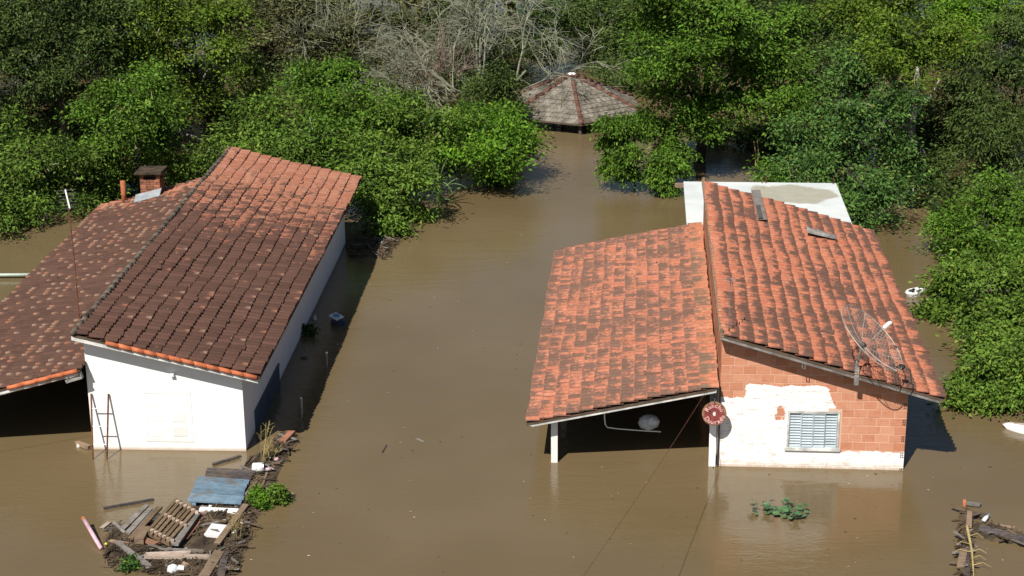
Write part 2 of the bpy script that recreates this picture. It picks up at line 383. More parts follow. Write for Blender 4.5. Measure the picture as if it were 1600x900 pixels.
mb = MB()                                          # verge tiles bedded along the front gable
def verge(xa, xb, zf, y, house, n, name='verge_tile', mat='verge'):
    for i in range(n):
        a = xa + (xb - xa) * i / n; b = xa + (xb - xa) * (i + 1.08) / n
        q = MB(); q.tube([(a, y, zf(a) - .035), (b, y, zf(b) - .052)], [.052, .062], 8)
        q.build(name, M[mat], house, True)
verge(-3.0, 0.42, zl, -0.41, white_house, 12)
verge(-5.4, -3.75, zp, -0.41, white_house, 5)
for i in range(44):                                # ridge caps along the high edge
    q = MB(); y = -0.42 + i * 0.40
    q.tube([(-3.74, y, zl(-3.74) + .015 + random.uniform(-.01, .01)), (-3.74 + random.uniform(-.01, .01), y + .43, zl(-3.74) + .0)], [.072, .06], 9)
    q.build('ridge_tile', M['ridge_dark'], white_house, True)
def fascia(xa, xb, zf, y0, y1, drop, h, mat, house, name='fascia_board'):
    q = MB(); q.hexa([(xa, y0, zf(xa) - drop - h), (xb, y0, zf(xb) - drop - h), (xb, y1, zf(xb) - drop - h), (xa, y1, zf(xa) - drop - h),
                      (xa, y0, zf(xa) - drop), (xb, y0, zf(xb) - drop), (xb, y1, zf(xb) - drop), (xa, y1, zf(xa) - drop)])
    return q.build(name, M[mat], house)
fascia(-3.80, 0.46, zl, -0.39, -0.35, 0.10, 0.085, 'fascia_white', white_house)
fascia(-8.2, -3.72, zp, -0.39, -0.35, 0.10, 0.075, 'fascia_white', white_house)
for xx in (-3.35, -2.35, -1.1, -0.05):              # rafters under the verge
    q = MB(); q.beam((xx, -0.34, zl(xx) - .18), (xx, 0.0, zl(xx) - .18), .06, .08); q.build('rafter_end', M['fascia_white'], white_house)
# closed wooden shutters painted white like the wall
win = MB(); x0, x1, z0, z1 = -2.30, -1.28, 0.27, 1.44
for (a, b, c_, d) in ((x0 - .05, x1 + .05, z1, z1 + .05), (x0 - .05, x1 + .05, z0 - .05, z0), (x0 - .05, x0, z0, z1), (x1, x1 + .05, z0, z1)): win.box(a, -0.012, c_, b, -0.001, d)
win = win.build('window', M['white_paint'], white_house)
for s in range(2):
    xa = x0 + .012 + s * (x1 - x0) / 2; xb = xa + (x1 - x0) / 2 - .024
    q = MB(); q.box(xa, -0.008, z0 + .01, xb, -0.001, z1 - .01); leaf = q.build('shutter', M['white_paint'], win)
    for k in range(3):
        za = z0 + .07 + k * .375; q = MB()
        q.hexa([(xa + .07, -.010, za), (xb - .07, -.010, za), (xb - .07, -.0085, za), (xa + .07, -.0085, za), (xa + .07, -.010, za + .30), (xb - .07, -.010, za + .30), (xb - .07, -.0085, za + .30), (xa + .07, -.0085, za + .30)])
        q.hexa([(xa + .11, -.016, za + .04), (xb - .11, -.016, za + .04), (xb - .07, -.010, za), (xa + .07, -.010, za), (xa + .11, -.016, za + .26), (xb - .11, -.016, za + .26), (xb - .07, -.010, za + .30), (xa + .07, -.010, za + .30)])
        q.build('panel', M['white_paint'], win)
q = MB(); q.box(0.002, 1.15, -0.8, 0.03, 4.35, 0.55); dr = q.build('door', M['blue_door'], white_house)
q = MB(); q.box(0.03, 1.15, 0.5, 0.045, 4.35, 0.55); q.box(0.03, 2.72, -.8, 0.04, 2.78, .5); q.build('door_frame', M['blue_door'], dr)
for yy, zz in ((-.03, 1.93), (-.03, 2.14)):
    q = MB(); q.box(-1.75 + (zz - 1.9) * 3, -.1, zz - .03, -1.66 + (zz - 1.9) * 3, -.0, zz + .03); q.build('wall_lamp', M['white_plastic'], white_house)
q = MB(); q.beam((-4.05, -.3, zp(-4.05) - .22), (-3.66, -.3, zp(-3.66) - .2), .12, .16); q.build('porch_beam', M['concrete'], white_house)
for yy in (0.1, 5.5, 11, 17.2):
    q = MB(); q.box(-8.05, yy, -.9, -7.9, yy + .15, zp(-7.95) - .1); q.build('porch_post', M['white_paint'], white_house)
# chimney with cap on pillars, and a clay vent beside it
M['old_brick'] = plain('old_brick', (0.36, 0.15, 0.09), 0.9, 0.4, 7.0)
ch = MB(); ch.box(-6.68, 16.75, 1.2, -6.02, 17.35, 1.32); ch = ch.build('chimney', M['concrete'], white_house)
zc = 1.32; row = 0
while zc < 2.06:
    for k in range(3):
        off = .11 * (row % 2)
        for (ya, yb) in ((16.75, 16.85), (17.25, 17.35)):
            xa = -6.68 + k * .22; q = MB(); q.box(xa + .006, ya, zc + .006, xa + .214, yb, zc + .072); q.build('brick', M['old_brick'], ch)
        ya = 16.86 + (k * .13); q = MB()
        for xs in (-6.68, -6.12): q.box(xs, ya, zc + .006, xs + .1, ya + .12, zc + .072)
        q.build('brick', M['old_brick'], ch)
    zc += .078; row += 1
q = MB(); q.box(-6.66, 16.77, 1.3, -6.04, 17.33, zc - .02); q.build('flue', M['mud'], ch)
for xs in (-6.68, -6.14):
    for ys in (16.75, 17.23):
        q = MB(); q.box(xs, ys, zc, xs + .12, ys + .12, zc + .2); q.build('pillar', M['old_brick'], ch)
q = MB(); q.hexa([(-6.80, 16.6, zc + .2), (-5.92, 16.6, zc + .22), (-5.92, 17.5, zc + .22), (-6.8, 17.5, zc + .2), (-6.80, 16.6, zc + .27), (-5.92, 16.6, zc + .29), (-5.92, 17.5, zc + .29), (-6.8, 17.5, zc + .27)]); q.build('cap', M['mud'], ch)
q = MB(); q.hexa([(-6.85, 16.45, zp(-6.85) + .06), (-5.98, 16.45, zp(-5.98) + .06), (-5.98, 16.76, zp(-5.98) + .22), (-6.85, 16.76, zp(-6.85) + .22), (-6.85, 16.45, zp(-6.85) + .08), (-5.98, 16.45, zp(-5.98) + .08), (-5.98, 16.76, zp(-5.98) + .25), (-6.85, 16.76, zp(-6.85) + .25)]); q.build('flashing', M['zinc'], ch)
q = MB(); q.tube([(-7.4, 17.3, 1.05), (-7.4, 17.3, 1.92)], .085, 10); q.build('vent_pipe', M['rust_pipe'], white_house, True)

# ------------------------------------------------------------------ brick house on the right
RA = radians(4.4)
brick_house = empty('brick_house', (8.87, 35.98, 0), -RA, 'orange brick house half painted white with bright orange tile roof in flood water', 'house')
def zr(x): return 1.945 - 0.2912 * (x - 0.74)
def zq(x): return 2.105 + 0.2222 * (x + 4.32)
g = G('hollow_brick'); c = g.coord('Object', brick_house); X = g.xyz(c); r = g.rnd()
wob = g.m('MULTIPLY', g.m('SUBTRACT', g.noise(c, 3.4, 7, 0.75), 0.5), 0.42)
xx = g.m('ADD', X[0], wob); zz = g.m('ADD', X[2], g.m('MULTIPLY', g.m('SUBTRACT', g.noise(c, 3.7, 5, 0.6), 0.5), 0.22))
low = g.m('LESS_THAN', zz, 0.44)
left = g.m('MULTIPLY', g.m('LESS_THAN', xx, -2.45), g.m('LESS_THAN', zz, 1.72))
top = g.m('MULTIPLY', g.m('LESS_THAN', g.m('ADD', xx, g.m('MULTIPLY', zz, 0.42)), -0.98), g.m('MULTIPLY', g.m('LESS_THAN', zz, 2.02), g.m('GREATER_THAN', zz, 1.40)))
top = g.m('MULTIPLY', top, g.m('GREATER_THAN', xx, -3.62))
pm = g.m('MAXIMUM', low, g.m('MAXIMUM', left, top))
hx = g.m('MULTIPLY', g.m('LESS_THAN', g.m('ABSOLUTE', g.m('ADD', xx, 2.83)), 0.10), g.m('LESS_THAN', g.m('ABSOLUTE', g.m('SUBTRACT', zz, 1.33)), 0.16))
bare = g.m('GREATER_THAN', g.noise(g.scalev(c, (1, 1, 2.6)), 4.2, 6, 0.72), 0.57)
pm = g.m('MULTIPLY', pm, g.m('SUBTRACT', 1.0, g.m('MAXIMUM', g.m('MULTIPLY', bare, 0.42), hx)))
clay = g.mix(r, (0.46, 0.195, 0.115), (0.55, 0.275, 0.18))
clay = g.mix(g.m('MULTIPLY', g.ramp(g.noise(c, 6.0, 4), 0.45, 0.8), 0.5), clay, (0.36, 0.125, 0.07))
mudz = g.n('ShaderNodeMapRange', clamp=True); g.put(mudz.inputs[0], zz); mudz.inputs[1].default_value = 0.02; mudz.inputs[2].default_value = 0.17; mudz.inputs[3].default_value = 0.8; mudz.inputs[4].default_value = 0.0
white = g.mix(g.ramp(g.noise(c, 5.0, 5), 0.4, 0.8), (0.82, 0.81, 0.80), (0.74, 0.72, 0.71))
base = g.mix(pm, clay, white); base = g.mix(mudz.outputs[0], base, (0.48, 0.36, 0.27))
gr = g.n('ShaderNodeTexWave', wave_type='BANDS', bands_direction='Z'); gr.inputs['Scale'].default_value = 8.0; g.put(gr.inputs['Vector'], c)
g.bump(g.m('ADD', g.m('MULTIPLY', gr.outputs[1], 0.6), g.m('MULTIPLY', g.noise(c, 30, 3), 0.4)), 0.35, 0.006)
M['brick'] = g.done(base, 0.88, 0.2)
g2 = g
# mortar wears the same paint
g = G('mortar'); c = g.coord('Object', brick_house); X = g.xyz(c)
low = g.m('LESS_THAN', X[2], 0.44); left = g.m('MULTIPLY', g.m('LESS_THAN', X[0], -2.45), g.m('LESS_THAN', X[2], 1.72))
top = g.m('MULTIPLY', g.m('MULTIPLY', g.m('LESS_THAN', X[0], -1.75), g.m('GREATER_THAN', X[0], -3.6)), g.m('LESS_THAN', X[2], 2.0))
pm = g.m('MAXIMUM', low, g.m('MAXIMUM', left, g.m('MULTIPLY', top, g.m('GREATER_THAN', X[2], 1.4))))
base = g.mix(pm, g.mix(g.noise(c, 8, 4), (0.50, 0.31, 0.22), (0.62, 0.46, 0.36)), (0.78, 0.77, 0.76))
g.bump(g.noise(c, 25, 4), 0.3, 0.01)
M['mortar'] = g.done(base, 0.9, 0.15)
RW, RD = -4.19, 12.6
zw = lambda x: zr(x) - 0.16
WX0, WX1, WZ0, WZ1 = -2.66, -1.49, 0.48, 1.41
mb = MB()
for poly in ([(RW, -.9), (0, -.9), (0, WZ0), (RW, WZ0)], [(RW, WZ0), (WX0, WZ0), (WX0, WZ1), (RW, WZ1)], [(WX1, WZ0), (0, WZ0), (0, WZ1), (WX1, WZ1)], [(RW, WZ1), (0, WZ1), (0, zw(0)), (RW, zw(RW))]):
    mb.prism(poly, 0.006, 0.14)
mb.prism([(RW, -.9), (0, -.9), (0, zw(0)), (RW, zw(RW))], RD - .14, RD)
mb.prism([(-.14, -.9), (-.003, -.9), (-.003, zw(0)), (-.14, zw(-.14))], .142, RD - .142)
mb.prism([(RW + .003, -.9), (RW + .14, -.9), (RW + .14, zw(RW + .14)), (RW + .003, zw(RW))], .142, RD - .142)
rw = mb.build('wall', M['mortar'], brick_house)
mb = MB(); mb.box(WX0, 0.16, WZ0, WX1, .2, WZ1); mb.build('dark_backing', M['black'], rw)  # black sheet standing in for the unlit room behind the louvres
bc = {}
def brick_at(x0, x1, z0, z1):
    k = (round(x1 - x0, 3), round(z1 - z0, 3))
    if k not in bc:
        L, H = k; q = MB(); b = .004
        vs = [(0, .02, 0), (L, .02, 0), (L, .02, H), (0, .02, H), (0, b, 0), (L, b, 0), (L, b, H), (0, b, H), (b, 0, b), (L - b, 0, b), (L - b, 0, H - b), (b, 0, H - b)]
        q.add(vs, [(8, 9, 10, 11), (4, 5, 9, 8), (5, 6, 10, 9), (6, 7, 11, 10), (7, 4, 8, 11), (0, 1, 5, 4), (1, 2, 6, 5), (2, 3, 7, 6), (3, 0, 4, 7)])
        bc[k] = q.mesh('brick', M['brick'])
    link('brick', bc[k], rw, Matrix.Translation((x0, random.uniform(-.0035, .0035), z0)))
CH = 0.2; row = 0; z = -0.12; heads = []
while z < 3.2:
    x = RW + (0 if row % 2 else -0.1); first = True
    while x < -0.005:
        a = max(x, RW); b = min(x + 0.29, 0)
        if row % 2 == 0 and x + .4 > 0 and b > -.12: pass
        zc = z + .188
        cuts = [(a, b)]
        if zc > WZ0 - .02 and z < WZ1 + .02:
            cuts = [c_ for c_ in ((a, min(b, WX0 - .05)), (max(a, WX1 + .05), b)) if c_[1] - c_[0] > .04]
        for (aa, bb) in cuts:
            if bb - aa < .035: continue
            lim = zw(bb) - .01
            if z + .05 < lim: brick_at(round(aa, 3), round(bb, 3), round(z, 3), round(min(zc, lim), 3))
        x += 0.302
    if row % 2 == 0 and z < zw(0) - .2: heads.append(z)
    z += CH; row += 1
q = MB()                                           # open ends of the hollow bricks at the corner
for hz in heads:
    for i in range(3):
        for j in range(2): q.box(-.085 + j * .04, -.006, hz + .03 + i * .052, -.062 + j * .04, -.003, hz + .062 + i * .052)
o = q.build('brick_holes', M['black'], rw); o['kind'] = 'stuff'
# side wall that rises above the porch roof, coursed bricks
q = MB(); z = 1.9; row = 0
while z < 3.12:
    y = .0 - (.15 if row % 2 else 0)
    while y < RD:
        a = max(y, 0.0); b = min(y + .288, RD); q.box(RW - .012, a, z, RW + .002, b, z + .188); y += .302
    z += .2; row += 1
M['side_brick'] = plain('side_brick', (0.50, 0.19, 0.10), 0.9, 0.3, 3.0)
o = q.build('side_brickwork', M['side_brick'], brick_house); o['kind'] = 'stuff'
q = MB(); q.beam((RW - .03, -.40, zr(RW) - .045), (RW - .03, RD + .15, zr(RW) - .045), .10, .09); q.build('ridge_board', M['wood_tan'], brick_house)
# window with four louvred leaves
win = MB()
for (a, b, c_, d) in ((WX0, WX1, WZ1 - .05, WZ1), (WX0 - .04, WX1 + .04, WZ0 - .03, WZ0 + .03), (WX0, WX0 + .045, WZ0 + .03, WZ1 - .05), (WX1 - .045, WX1, WZ0 + .03, WZ1 - .05)): win.box(a, -.02 if d > WZ0 + .04 else -.05, c_, b, .1, d)
win = win.build('window', M['fascia_white'], brick_house)
M['louvre'] = plain('louvre_metal', (0.40, 0.47, 0.52), 0.45, 0.12, 5.0, 0.5)
px0 = WX0 + .05; pw = (WX1 - WX0 - .1) / 4
ns = 12; sq = MB(); hs = (WZ1 - WZ0 - .14) / ns
sq.add([(0, .03, 0), (pw - .03, .03, 0), (pw - .03, -.0, -.0), (0, 0, 0), (0, .045, hs * .95), (pw - .03, .045, hs * .95), (pw - .03, .02, hs * .3), (0, .02, hs * .3)], [(3, 2, 6, 7), (7, 6, 5, 4), (0, 1, 2, 3), (0, 3, 7, 4), (1, 5, 6, 2)])
slat = sq.mesh('slat', M['louvre'])
for s in range(4):
    dy = .012 if s in (0, 3) else -.012; xa = px0 + s * pw
    q = MB(); q.box(xa, dy + .0, WZ0 + .03, xa + .015, dy + .05, WZ1 - .05); q.box(xa + pw - .015, dy, WZ0 + .03, xa + pw, dy + .05, WZ1 - .05)
    q.box(xa + .015, dy, WZ0 + .03, xa + pw - .015, dy + .05, WZ0 + .06); q.box(xa + .015, dy, WZ1 - .075, xa + pw - .015, dy + .05, WZ1 - .05)
    q.build('shutter', M['louvre'], win)
    for k in range(ns): link('slat', slat, win, Matrix.Translation((xa + .015, dy, WZ0 + .062 + k * hs)))
roof3 = deck('main_roof', (0.74, zr(.74) - .03), (-4.17, zr(-4.17) - .03), -0.40, 12.75, brick_house)
roof4 = deck('porch_roof', (-8.56, zq(-8.56) - .03), (-4.32, zq(-4.32) - .03), -0.40, 12.55, brick_house)
t3 = lay_tiles((0.74, zr(.74) - .03), (-4.17, zr(-4.17) - .03), -0.42, 12.8, 0.335, 'tile_orange', 3)
t4 = lay_tiles((-8.56, zq(-8.56) - .03), (-4.32, zq(-4.32) - .03), -0.42, 12.6, 0.31, lambda c, n, r, rows: 'tile_mossy' if c >= n - 1 else 'tile_porch', 4)
place_tiles([(roof3, t3), (roof4, t4)], brick_house)
fascia(-4.25, 0.62, zr, -0.39, -0.34, 0.085, 0.075, 'fascia_grey', brick_house)
fascia(-8.45, -4.3, zq, -0.39, -0.35, 0.085, 0.06, 'fascia_white', brick_house)
for xx in (-3.45, -2.45, -1.45, -.45, .4):
    q = MB(); q.beam((xx, -.33, zr(xx) - .17), (xx, .01, zr(xx) - .17), .07, .09); q.build('rafter_end', M['wood_grey'], brick_house)
for xx in (-7.95, -4.33):
    q = MB(); q.box(xx - .075, -.02, -.9, xx + .075, .14, zq(xx) - .1); q.build('porch_post', M['white_paint'], brick_house)
for yy in (4.2, 8.4, 12.3):
    q = MB(); q.box(-8.0, yy, -.9, -7.86, yy + .14, zq(-7.9) - .1); q.build('porch_post', M['white_paint'], brick_house)
q = MB(); q.beam((-7.94, .1, zq(-7.94) - .13), (-7.94, 12.5, zq(-7.94) - .13), .08, .1); q.build('porch_beam', M['wood_dark'], brick_house)
q = MB(); q.box(-4.42, -.04, 1.62, -4.24, .13, 1.95); q.build('post_cap', M['concrete'], brick_house)
q = MB(); q.tube([(-4.2, -.03, 1.98), (-4.19, -.03, 1.2), (-4.2, -.03, -.1)], .018, 6); q.build('conduit', M['dark_metal'], brick_house)
q = MB(); q.tube([(-2.42, -.36, zr(-2.42) - .16), (-2.42, -.37, zr(-2.42) - .28), (-2.36, -.37, zr(-2.42) - .30), (-2.36, -.36, zr(-2.42) - .15)], .012, 6); q.build('hook', M['grey_metal'], brick_house)
for yy in (-.34, 12.7):
    q = MB(); q.beam((RW - .03, yy, zr(RW) - .02), (RW - .03, yy, zr(RW) + .09), .07, .07, up=(0, 1, 0)); q.build('ridge_stub', M['wood_tan'], brick_house)

# flat roofed annex behind it
annex = empty('annex', tuple(brick_house.matrix_basis @ Vector((-4.67, 12.78, 0))) if False else (0, 0, 0), 0, 'low annex behind the brick house with flat white roof slab and a grey damp stain', 'building')
ea = Vector((cos(RA), -sin(RA), 0)); eb = Vector((sin(RA), cos(RA), 0))
annex.location = Vector((8.87, 35.98, 0)) + ea * -4.68 + eb * 12.84; annex.rotation_euler = (0, 0, -RA)
g = G('limewashed_slab'); c = g.coord('Object', annex); X = g.xyz(c)
sx = g.m('DIVIDE', g.m('SUBTRACT', X[0], 3.35), 1.45); sy = g.m('DIVIDE', g.m('SUBTRACT', X[1], 3.35), 1.25)
d2 = g.m('ADD', g.m('MULTIPLY', sx, sx), g.m('MULTIPLY', sy, sy)); d2 = g.m('ADD', d2, g.m('MULTIPLY', g.m('SUBTRACT', g.noise(c, 1.1, 5), 0.5), 2.2))
k = g.n('ShaderNodeMapRange', clamp=True, interpolation_type='SMOOTHSTEP'); g.put(k.inputs[0], d2); k.inputs[1].default_value = 0.65; k.inputs[2].default_value = 1.05; k.inputs[3].default_value = 1; k.inputs[4].default_value = 0
base = g.mix(g.ramp(g.noise(c, 0.8, 5), 0.35, 0.7), (0.60, 0.63, 0.63), (0.50, 0.54, 0.54))
base = g.mix(k.outputs[0], base, g.mix(g.noise(c, 3, 4), (0.28, 0.27, 0.21), (0.40, 0.39, 0.33)))
g.bump(g.noise(c, 9, 4), 0.15, 0.01); M['slab'] = g.done(base, 0.8, 0.3)
q = MB(); q.box(0, 0, 1.93, 4.86, 4.72, 2.05); q.build('roof', M['slab'], annex)
q = MB(); q.box(.12, .1, -.9, 4.7, .25, 1.93); q.box(.12, 4.4, -.9, 4.7, 4.55, 1.93); q.box(.12, .252, -.9, .26, 4.398, 1.93); q.box(4.56, .252, -.9, 4.7, 4.398, 1.93); q.build('wall', M['plaster'], annex)
q = MB(); q.beam((-.28, 4.55, 1.97), (-.003, 4.55, 1.97), .16, .12); q.build('beam_end', M['wood_tan'], annex)
for xx in (2.5, 2.62, 4.75):
    q = MB(); q.tube([(xx, 4.6, 2.04), (xx + .01, 4.6, 2.3)], .012, 5); q.build('rebar', M['rust'], annex)

def RL(x, y, z): return Vector((8.87, 35.98, 0)) + ea * x + eb * y + Vector((0, 0, z))
la = Vector((cos(LA), -sin(LA), 0)); lb = Vector((sin(LA), cos(LA), 0))
def LL(x, y, z): return Vector((-6.29, 37.38, 0)) + la * x + lb * y + Vector((0, 0, z))

# things lying on the orange roof
o = empty('roof_plank', RL(-2.68, 11.4, zr(-2.68) + .1), -RA, 'long weathered grey board lying lengthwise on the orange tiles near the annex', 'plank')
q = MB(); q.box(-.13, -1.5, -.02, .13, 1.5, .025); q.build('board', M['wood_grey'], o)
q = MB(); q.box(-.10, -1.52, .025, .02, -.2, .04); q.build('cleat', M['wood_dark'], o)
o = empty('ridge_tile', RL(-1.02, 10.05, zr(-1.02) + .11), -RA, 'loose grey half-round tile lying across the orange tiles below the annex', 'roof tile')
q = MB(); ax = Vector((.43, .08, -.125))
n = 9; vs = []; fs = []
for e, rr_ in ((-1, .15), (1, .12)):
    for k in range(n):
        a = pi * k / (n - 1); vs.append(ax * e + Vector((0, cos(a) * rr_, sin(a) * rr_ * .8)))
    for k in range(n):
        a = pi * k / (n - 1); vs.append(ax * e + Vector((0, cos(a) * (rr_ - .02), sin(a) * (rr_ - .02) * .8)))
for k in range(n - 1):
    fs += [(k, k + 1, 2 * n + k + 1, 2 * n + k), (n + k + 1, n + k, 3 * n + k, 3 * n + k + 1), (k + 1, k, n + k, n + k + 1), (2 * n + k, 2 * n + k + 1, 3 * n + k + 1, 3 * n + k)]
q.add(vs, fs); q.build('shell', M['fascia_grey'], o, True)

# satellite dish of wire mesh
M['pale_rim'] = plain('pale_alloy', (0.45, 0.41, 0.37), 0.5, 0.25, 6.0, 0.5, 0.3)
dish = empty('satellite_dish', RL(-1.22, -.32, zr(-1.22)), -RA, 'wire mesh satellite dish on a short mast at the edge of the orange roof', 'satellite dish')
g = G('wire_mesh'); c = g.coord('UV'); X = g.xyz(c)
fx = g.m('FRACT', g.m('MULTIPLY', X[0], 26)); fy = g.m('FRACT', g.m('MULTIPLY', X[1], 26))
wire = g.m('MAXIMUM', g.m('LESS_THAN', fx, 0.12), g.m('LESS_THAN', fy, 0.12))
tr = g.n('ShaderNodeBsdfTransparent'); ms = g.n('ShaderNodeMixShader')
g.put(ms.inputs[0], wire); g.t.links.new(tr.outputs[0], ms.inputs[1]); g.t.links.new(g.p.outputs[0], ms.inputs[2]); g.t.links.new(ms.outputs[0], g.out.inputs[0])
M['mesh_wire'] = g.done((0.45, 0.42, 0.38), 0.5, 0.5, 0.6)
dax = Vector((.63, -.19, .72)).normalized(); hub = Vector((.12, .0, .62))
e1 = dax.cross(Vector((0, 1, 0))).normalized(); e2 = dax.cross(e1).normalized()
DR, DD = .92, .26
def dp(a, r): return hub + (e1 * cos(a) + e2 * sin(a)) * r * DR + dax * DD * r * r
q = MB(); q.tube([(.0, .0, -.22), (.0, 0, .2), tuple(hub - dax * .05)], [.035, .035, .028], 8); q.beam((.0, -.06, -.3), (0, -.06, .12), .1, .05, up=(0, 1, 0)); q.build('mast', M['fascia_grey'], dish)
q = MB(); q.blob(hub, (.07, .07, .07), 8, 6); q.build('hub', M['dark_metal'], dish)
q = MB(); q.tube([dp(2 * pi * k / 48, 1) for k in range(49)], .011, 6, cap=False); q.build('rim', M['pale_rim'], dish, True)
for k in range(8):
    a = 2 * pi * (k + .3) / 8; q = MB(); q.tube([dp(a, t / 5) for t in range(6)], .0065, 5); q.build('rib', M['pale_rim'], dish)
for k in range(8):
    vs = []; uv = []; n = 6
    a0 = 2 * pi * (k + .3) / 8; a1 = 2 * pi * (k + 1.3) / 8
    for i in range(n + 1):
        for j in range(n + 1):
            a = a0 + (a1 - a0) * j / n; r_ = .08 + .92 * i / n; vs.append(dp(a, r_)); uv.append((r_ * cos(a) * .5 + .5, r_ * sin(a) * .5 + .5))
    fc = np.array([(i * (n + 1) + j, i * (n + 1) + j + 1, (i + 1) * (n + 1) + j + 1, (i + 1) * (n + 1) + j) for i in range(n) for j in range(n)])
    link('mesh_panel', np_mesh('mesh_panel', np.array([tuple(v) for v in vs]), fc, M['mesh_wire'], uv=np.array(uv), smooth=True), dish)
fp = hub + dax * .66
q = MB(); q.tube([hub, hub + dax * .3 + e2 * .06, fp], .010, 6); q.build('feed_arm', M['pale_rim'], dish)
q = MB(); q.tube([fp - dax * .03, fp + dax * .12], .05, 8); q.blob(fp + dax * .14, (.05, .05, .04), 8, 5); q.build('receiver', M['white_plastic'], dish)
q = MB(); e = dp(pi * .98 if (e1.x < 0) else 0, 1); lowest = min((dp(2 * pi * k / 48, 1) for k in range(48)), key=lambda v: v.z - v.x * .3)
q.blob(lowest, (.08, .07, .06), 7, 5, .2); q.tube([lowest, lowest + Vector((.18, -.05, -.05)), lowest + Vector((.2, -.15, -.3)), lowest + Vector((.1, -.2, -.38))], .012, 6); q.build('cable', M['black'], dish)

# television antennas
def yagi(name, base, top, label, boom, els, hl, mat_pole, r=.018):
    o = empty(name, base, 0, label, 'antenna'); b = Vector((0, 0, 0)); t = Vector(top) - Vector(base)
    q = MB(); q.tube([b - Vector((0, 0, .25)), t * .5 + Vector((.02, 0, 0)), t], r, 6); q.build('pole', M[mat_pole], o)
    bd = Vector(boom); q = MB(); q.tube([t - bd * .5, t + bd * .5], r * 1.2, 6); q.build('boom', M['white_plastic' if els > 5 else 'grey_metal'], o)
    sd = bd.cross(Vector((0, 0, 1))).normalized()
    for k in range(els):
        p = t - bd * .48 + bd * .96 * k / (els - 1); h = hl * (1.15 - .45 * k / els)
        q = MB(); q.tube([p - sd * h, p + sd * h], .008, 4); q.build('rod', M['dark_metal'], o)
    return o
yagi('tv_antenna', LL(-4.93, 3.81, 1.83), LL(-4.95, 3.85, 5.05), 'tall rusty antenna pole rising from the dark porch roof of the white house', (.26, -.72, -.28), 7, .22, 'rust')
yagi('tv_antenna', RL(-4.08, -.18, 3.2), RL(-4.06, -.12, 4.55), 'short thin antenna at the top front corner of the orange roof', (.04, .16, .05), 3, .10, 'grey_metal', .010)

# round sign on the corner post
sgn = empty('round_sign', RL(-4.33, -.36, 1.45), -RA, 'round maroon sign with lettering hanging in front of the white corner post', 'sign')
M['sign_wood'] = plain('sign_rim', (0.26, 0.14, 0.08), 0.6, 0.4, 9.0); M['maroon'] = plain('sign_maroon', (0.20, 0.045, 0.04), 0.5, 0.3, 5.0)
M['sign_pink'] = plain('sign_lettering', (0.66, 0.38, 0.36), 0.6, 0.2, 14.0)
tiltm = Matrix.Rotation(radians(-8), 4, 'X')
def disc(q, r0, y0, y1, n=40, r1=None):
    vs = []; fs = []
    for y in (y0, y1):
        for k in range(n): vs.append((r0 * cos(2 * pi * k / n), y, r0 * sin(2 * pi * k / n)))
    fs = [tuple(range(n)), tuple(range(2 * n - 1, n - 1, -1))] + [(k, n + k, n + (k + 1) % n, (k + 1) % n) for k in range(n)]
    q.add(vs, fs)
q = MB(); disc(q, .275, -.012, .012); q.build('board', M['sign_wood'], sgn, mat4=tiltm)
q = MB(); disc(q, .225, -.020, -.0125); q.build('face', M['maroon'], sgn, mat4=tiltm)
def letters(txt, rad, a0, a1, flip, size, y, mat, parent, name):
    V = []; Fs = []
    for i, ch_ in enumerate(txt):
        a = a0 + (a1 - a0) * i / (len(txt) - 1)
        cu = bpy.data.curves.new('t', 'FONT'); cu.body = ch_; cu.size = size; cu.align_x = 'CENTER'; cu.align_y = 'CENTER'; cu.extrude = .003; cu.resolution_u = 3; cu.offset = .003
        to = bpy.data.objects.new('t', cu); me = bpy.data.meshes.new_from_object(to)
        b = len(V); ro = (a - pi / 2) if not flip else (a + pi / 2)
        for v in me.vertices:
            x, z, d = v.co.x, v.co.y, v.co.z
            V.append((rad * cos(a) + x * cos(ro) - z * sin(ro), y - d, rad * sin(a) + x * sin(ro) + z * cos(ro)))
        for p_ in me.polygons: Fs.append(tuple(b + k for k in p_.vertices))
        bpy.data.objects.remove(to); bpy.data.curves.remove(cu); bpy.data.meshes.remove(me)
    q = MB(); q.add(V, Fs); return q.build(name, M[mat], parent, mat4=tiltm)
letters('Rancho', .185, radians(150), radians(28), False, .135, -.024, 'sign_pink', sgn, 'lettering')
letters('Dourado', .20, radians(218), radians(340), True, .135, -.024, 'sign_pink', sgn, 'lettering')
q = MB(); q.add([(x, y, z) for y in (-.032, -.02) for x, z in ((-.03, -.02), (-.012, -.045), (.012, -.05), (.03, -.03), (.028, .02), (.03, .05), (.008, .04), (-.01, .055), (-.035, .02))],
      [tuple(range(9)), tuple(range(17, 8, -1))] + [(k, 9 + k, 9 + (k + 1) % 9, (k + 1) % 9) for k in range(9)]); q.build('emblem', M['fascia_white'], sgn, mat4=tiltm)
q = MB(); q.tube([(0, .0, .25), (.0, .33, .52)], .012, 6); q.tube([(0.0, .0, .25), (0, .35, .2)], .012, 6); q.build('bracket', M['dark_metal'], sgn)

# under the porch of the brick house
o = empty('plastic_sack', RL(-5.78, 1.2, .55), -RA, 'pale crumpled oval sack in the dark porch of the brick house', 'sack')
q = MB(); q.blob((0, 0, 0), (.25, .17, .19), 16, 11, .07); q.build('bag', M['sack'], o, True)
q = MB(); q.tube([(.05, -.1, .13), (.12, -.13, .19)], [.03, .012], 6); q.build('knot', M['sack'], o)
o = empty('white_hose', RL(-6.8, .9, .42), -RA, 'thin pale hose bent in an L under the porch edge', 'hose')
q = MB(); q.tube([(-.03, -.4, 1.0), (-.02, -.1, .42), (0, 0, .17), (.05, 0, .10), (.3, 0, .07), (.8, 0, .04), (1.3, 0, .02)], .016, 6); q.build('tube', M['white_plastic'], o, True)

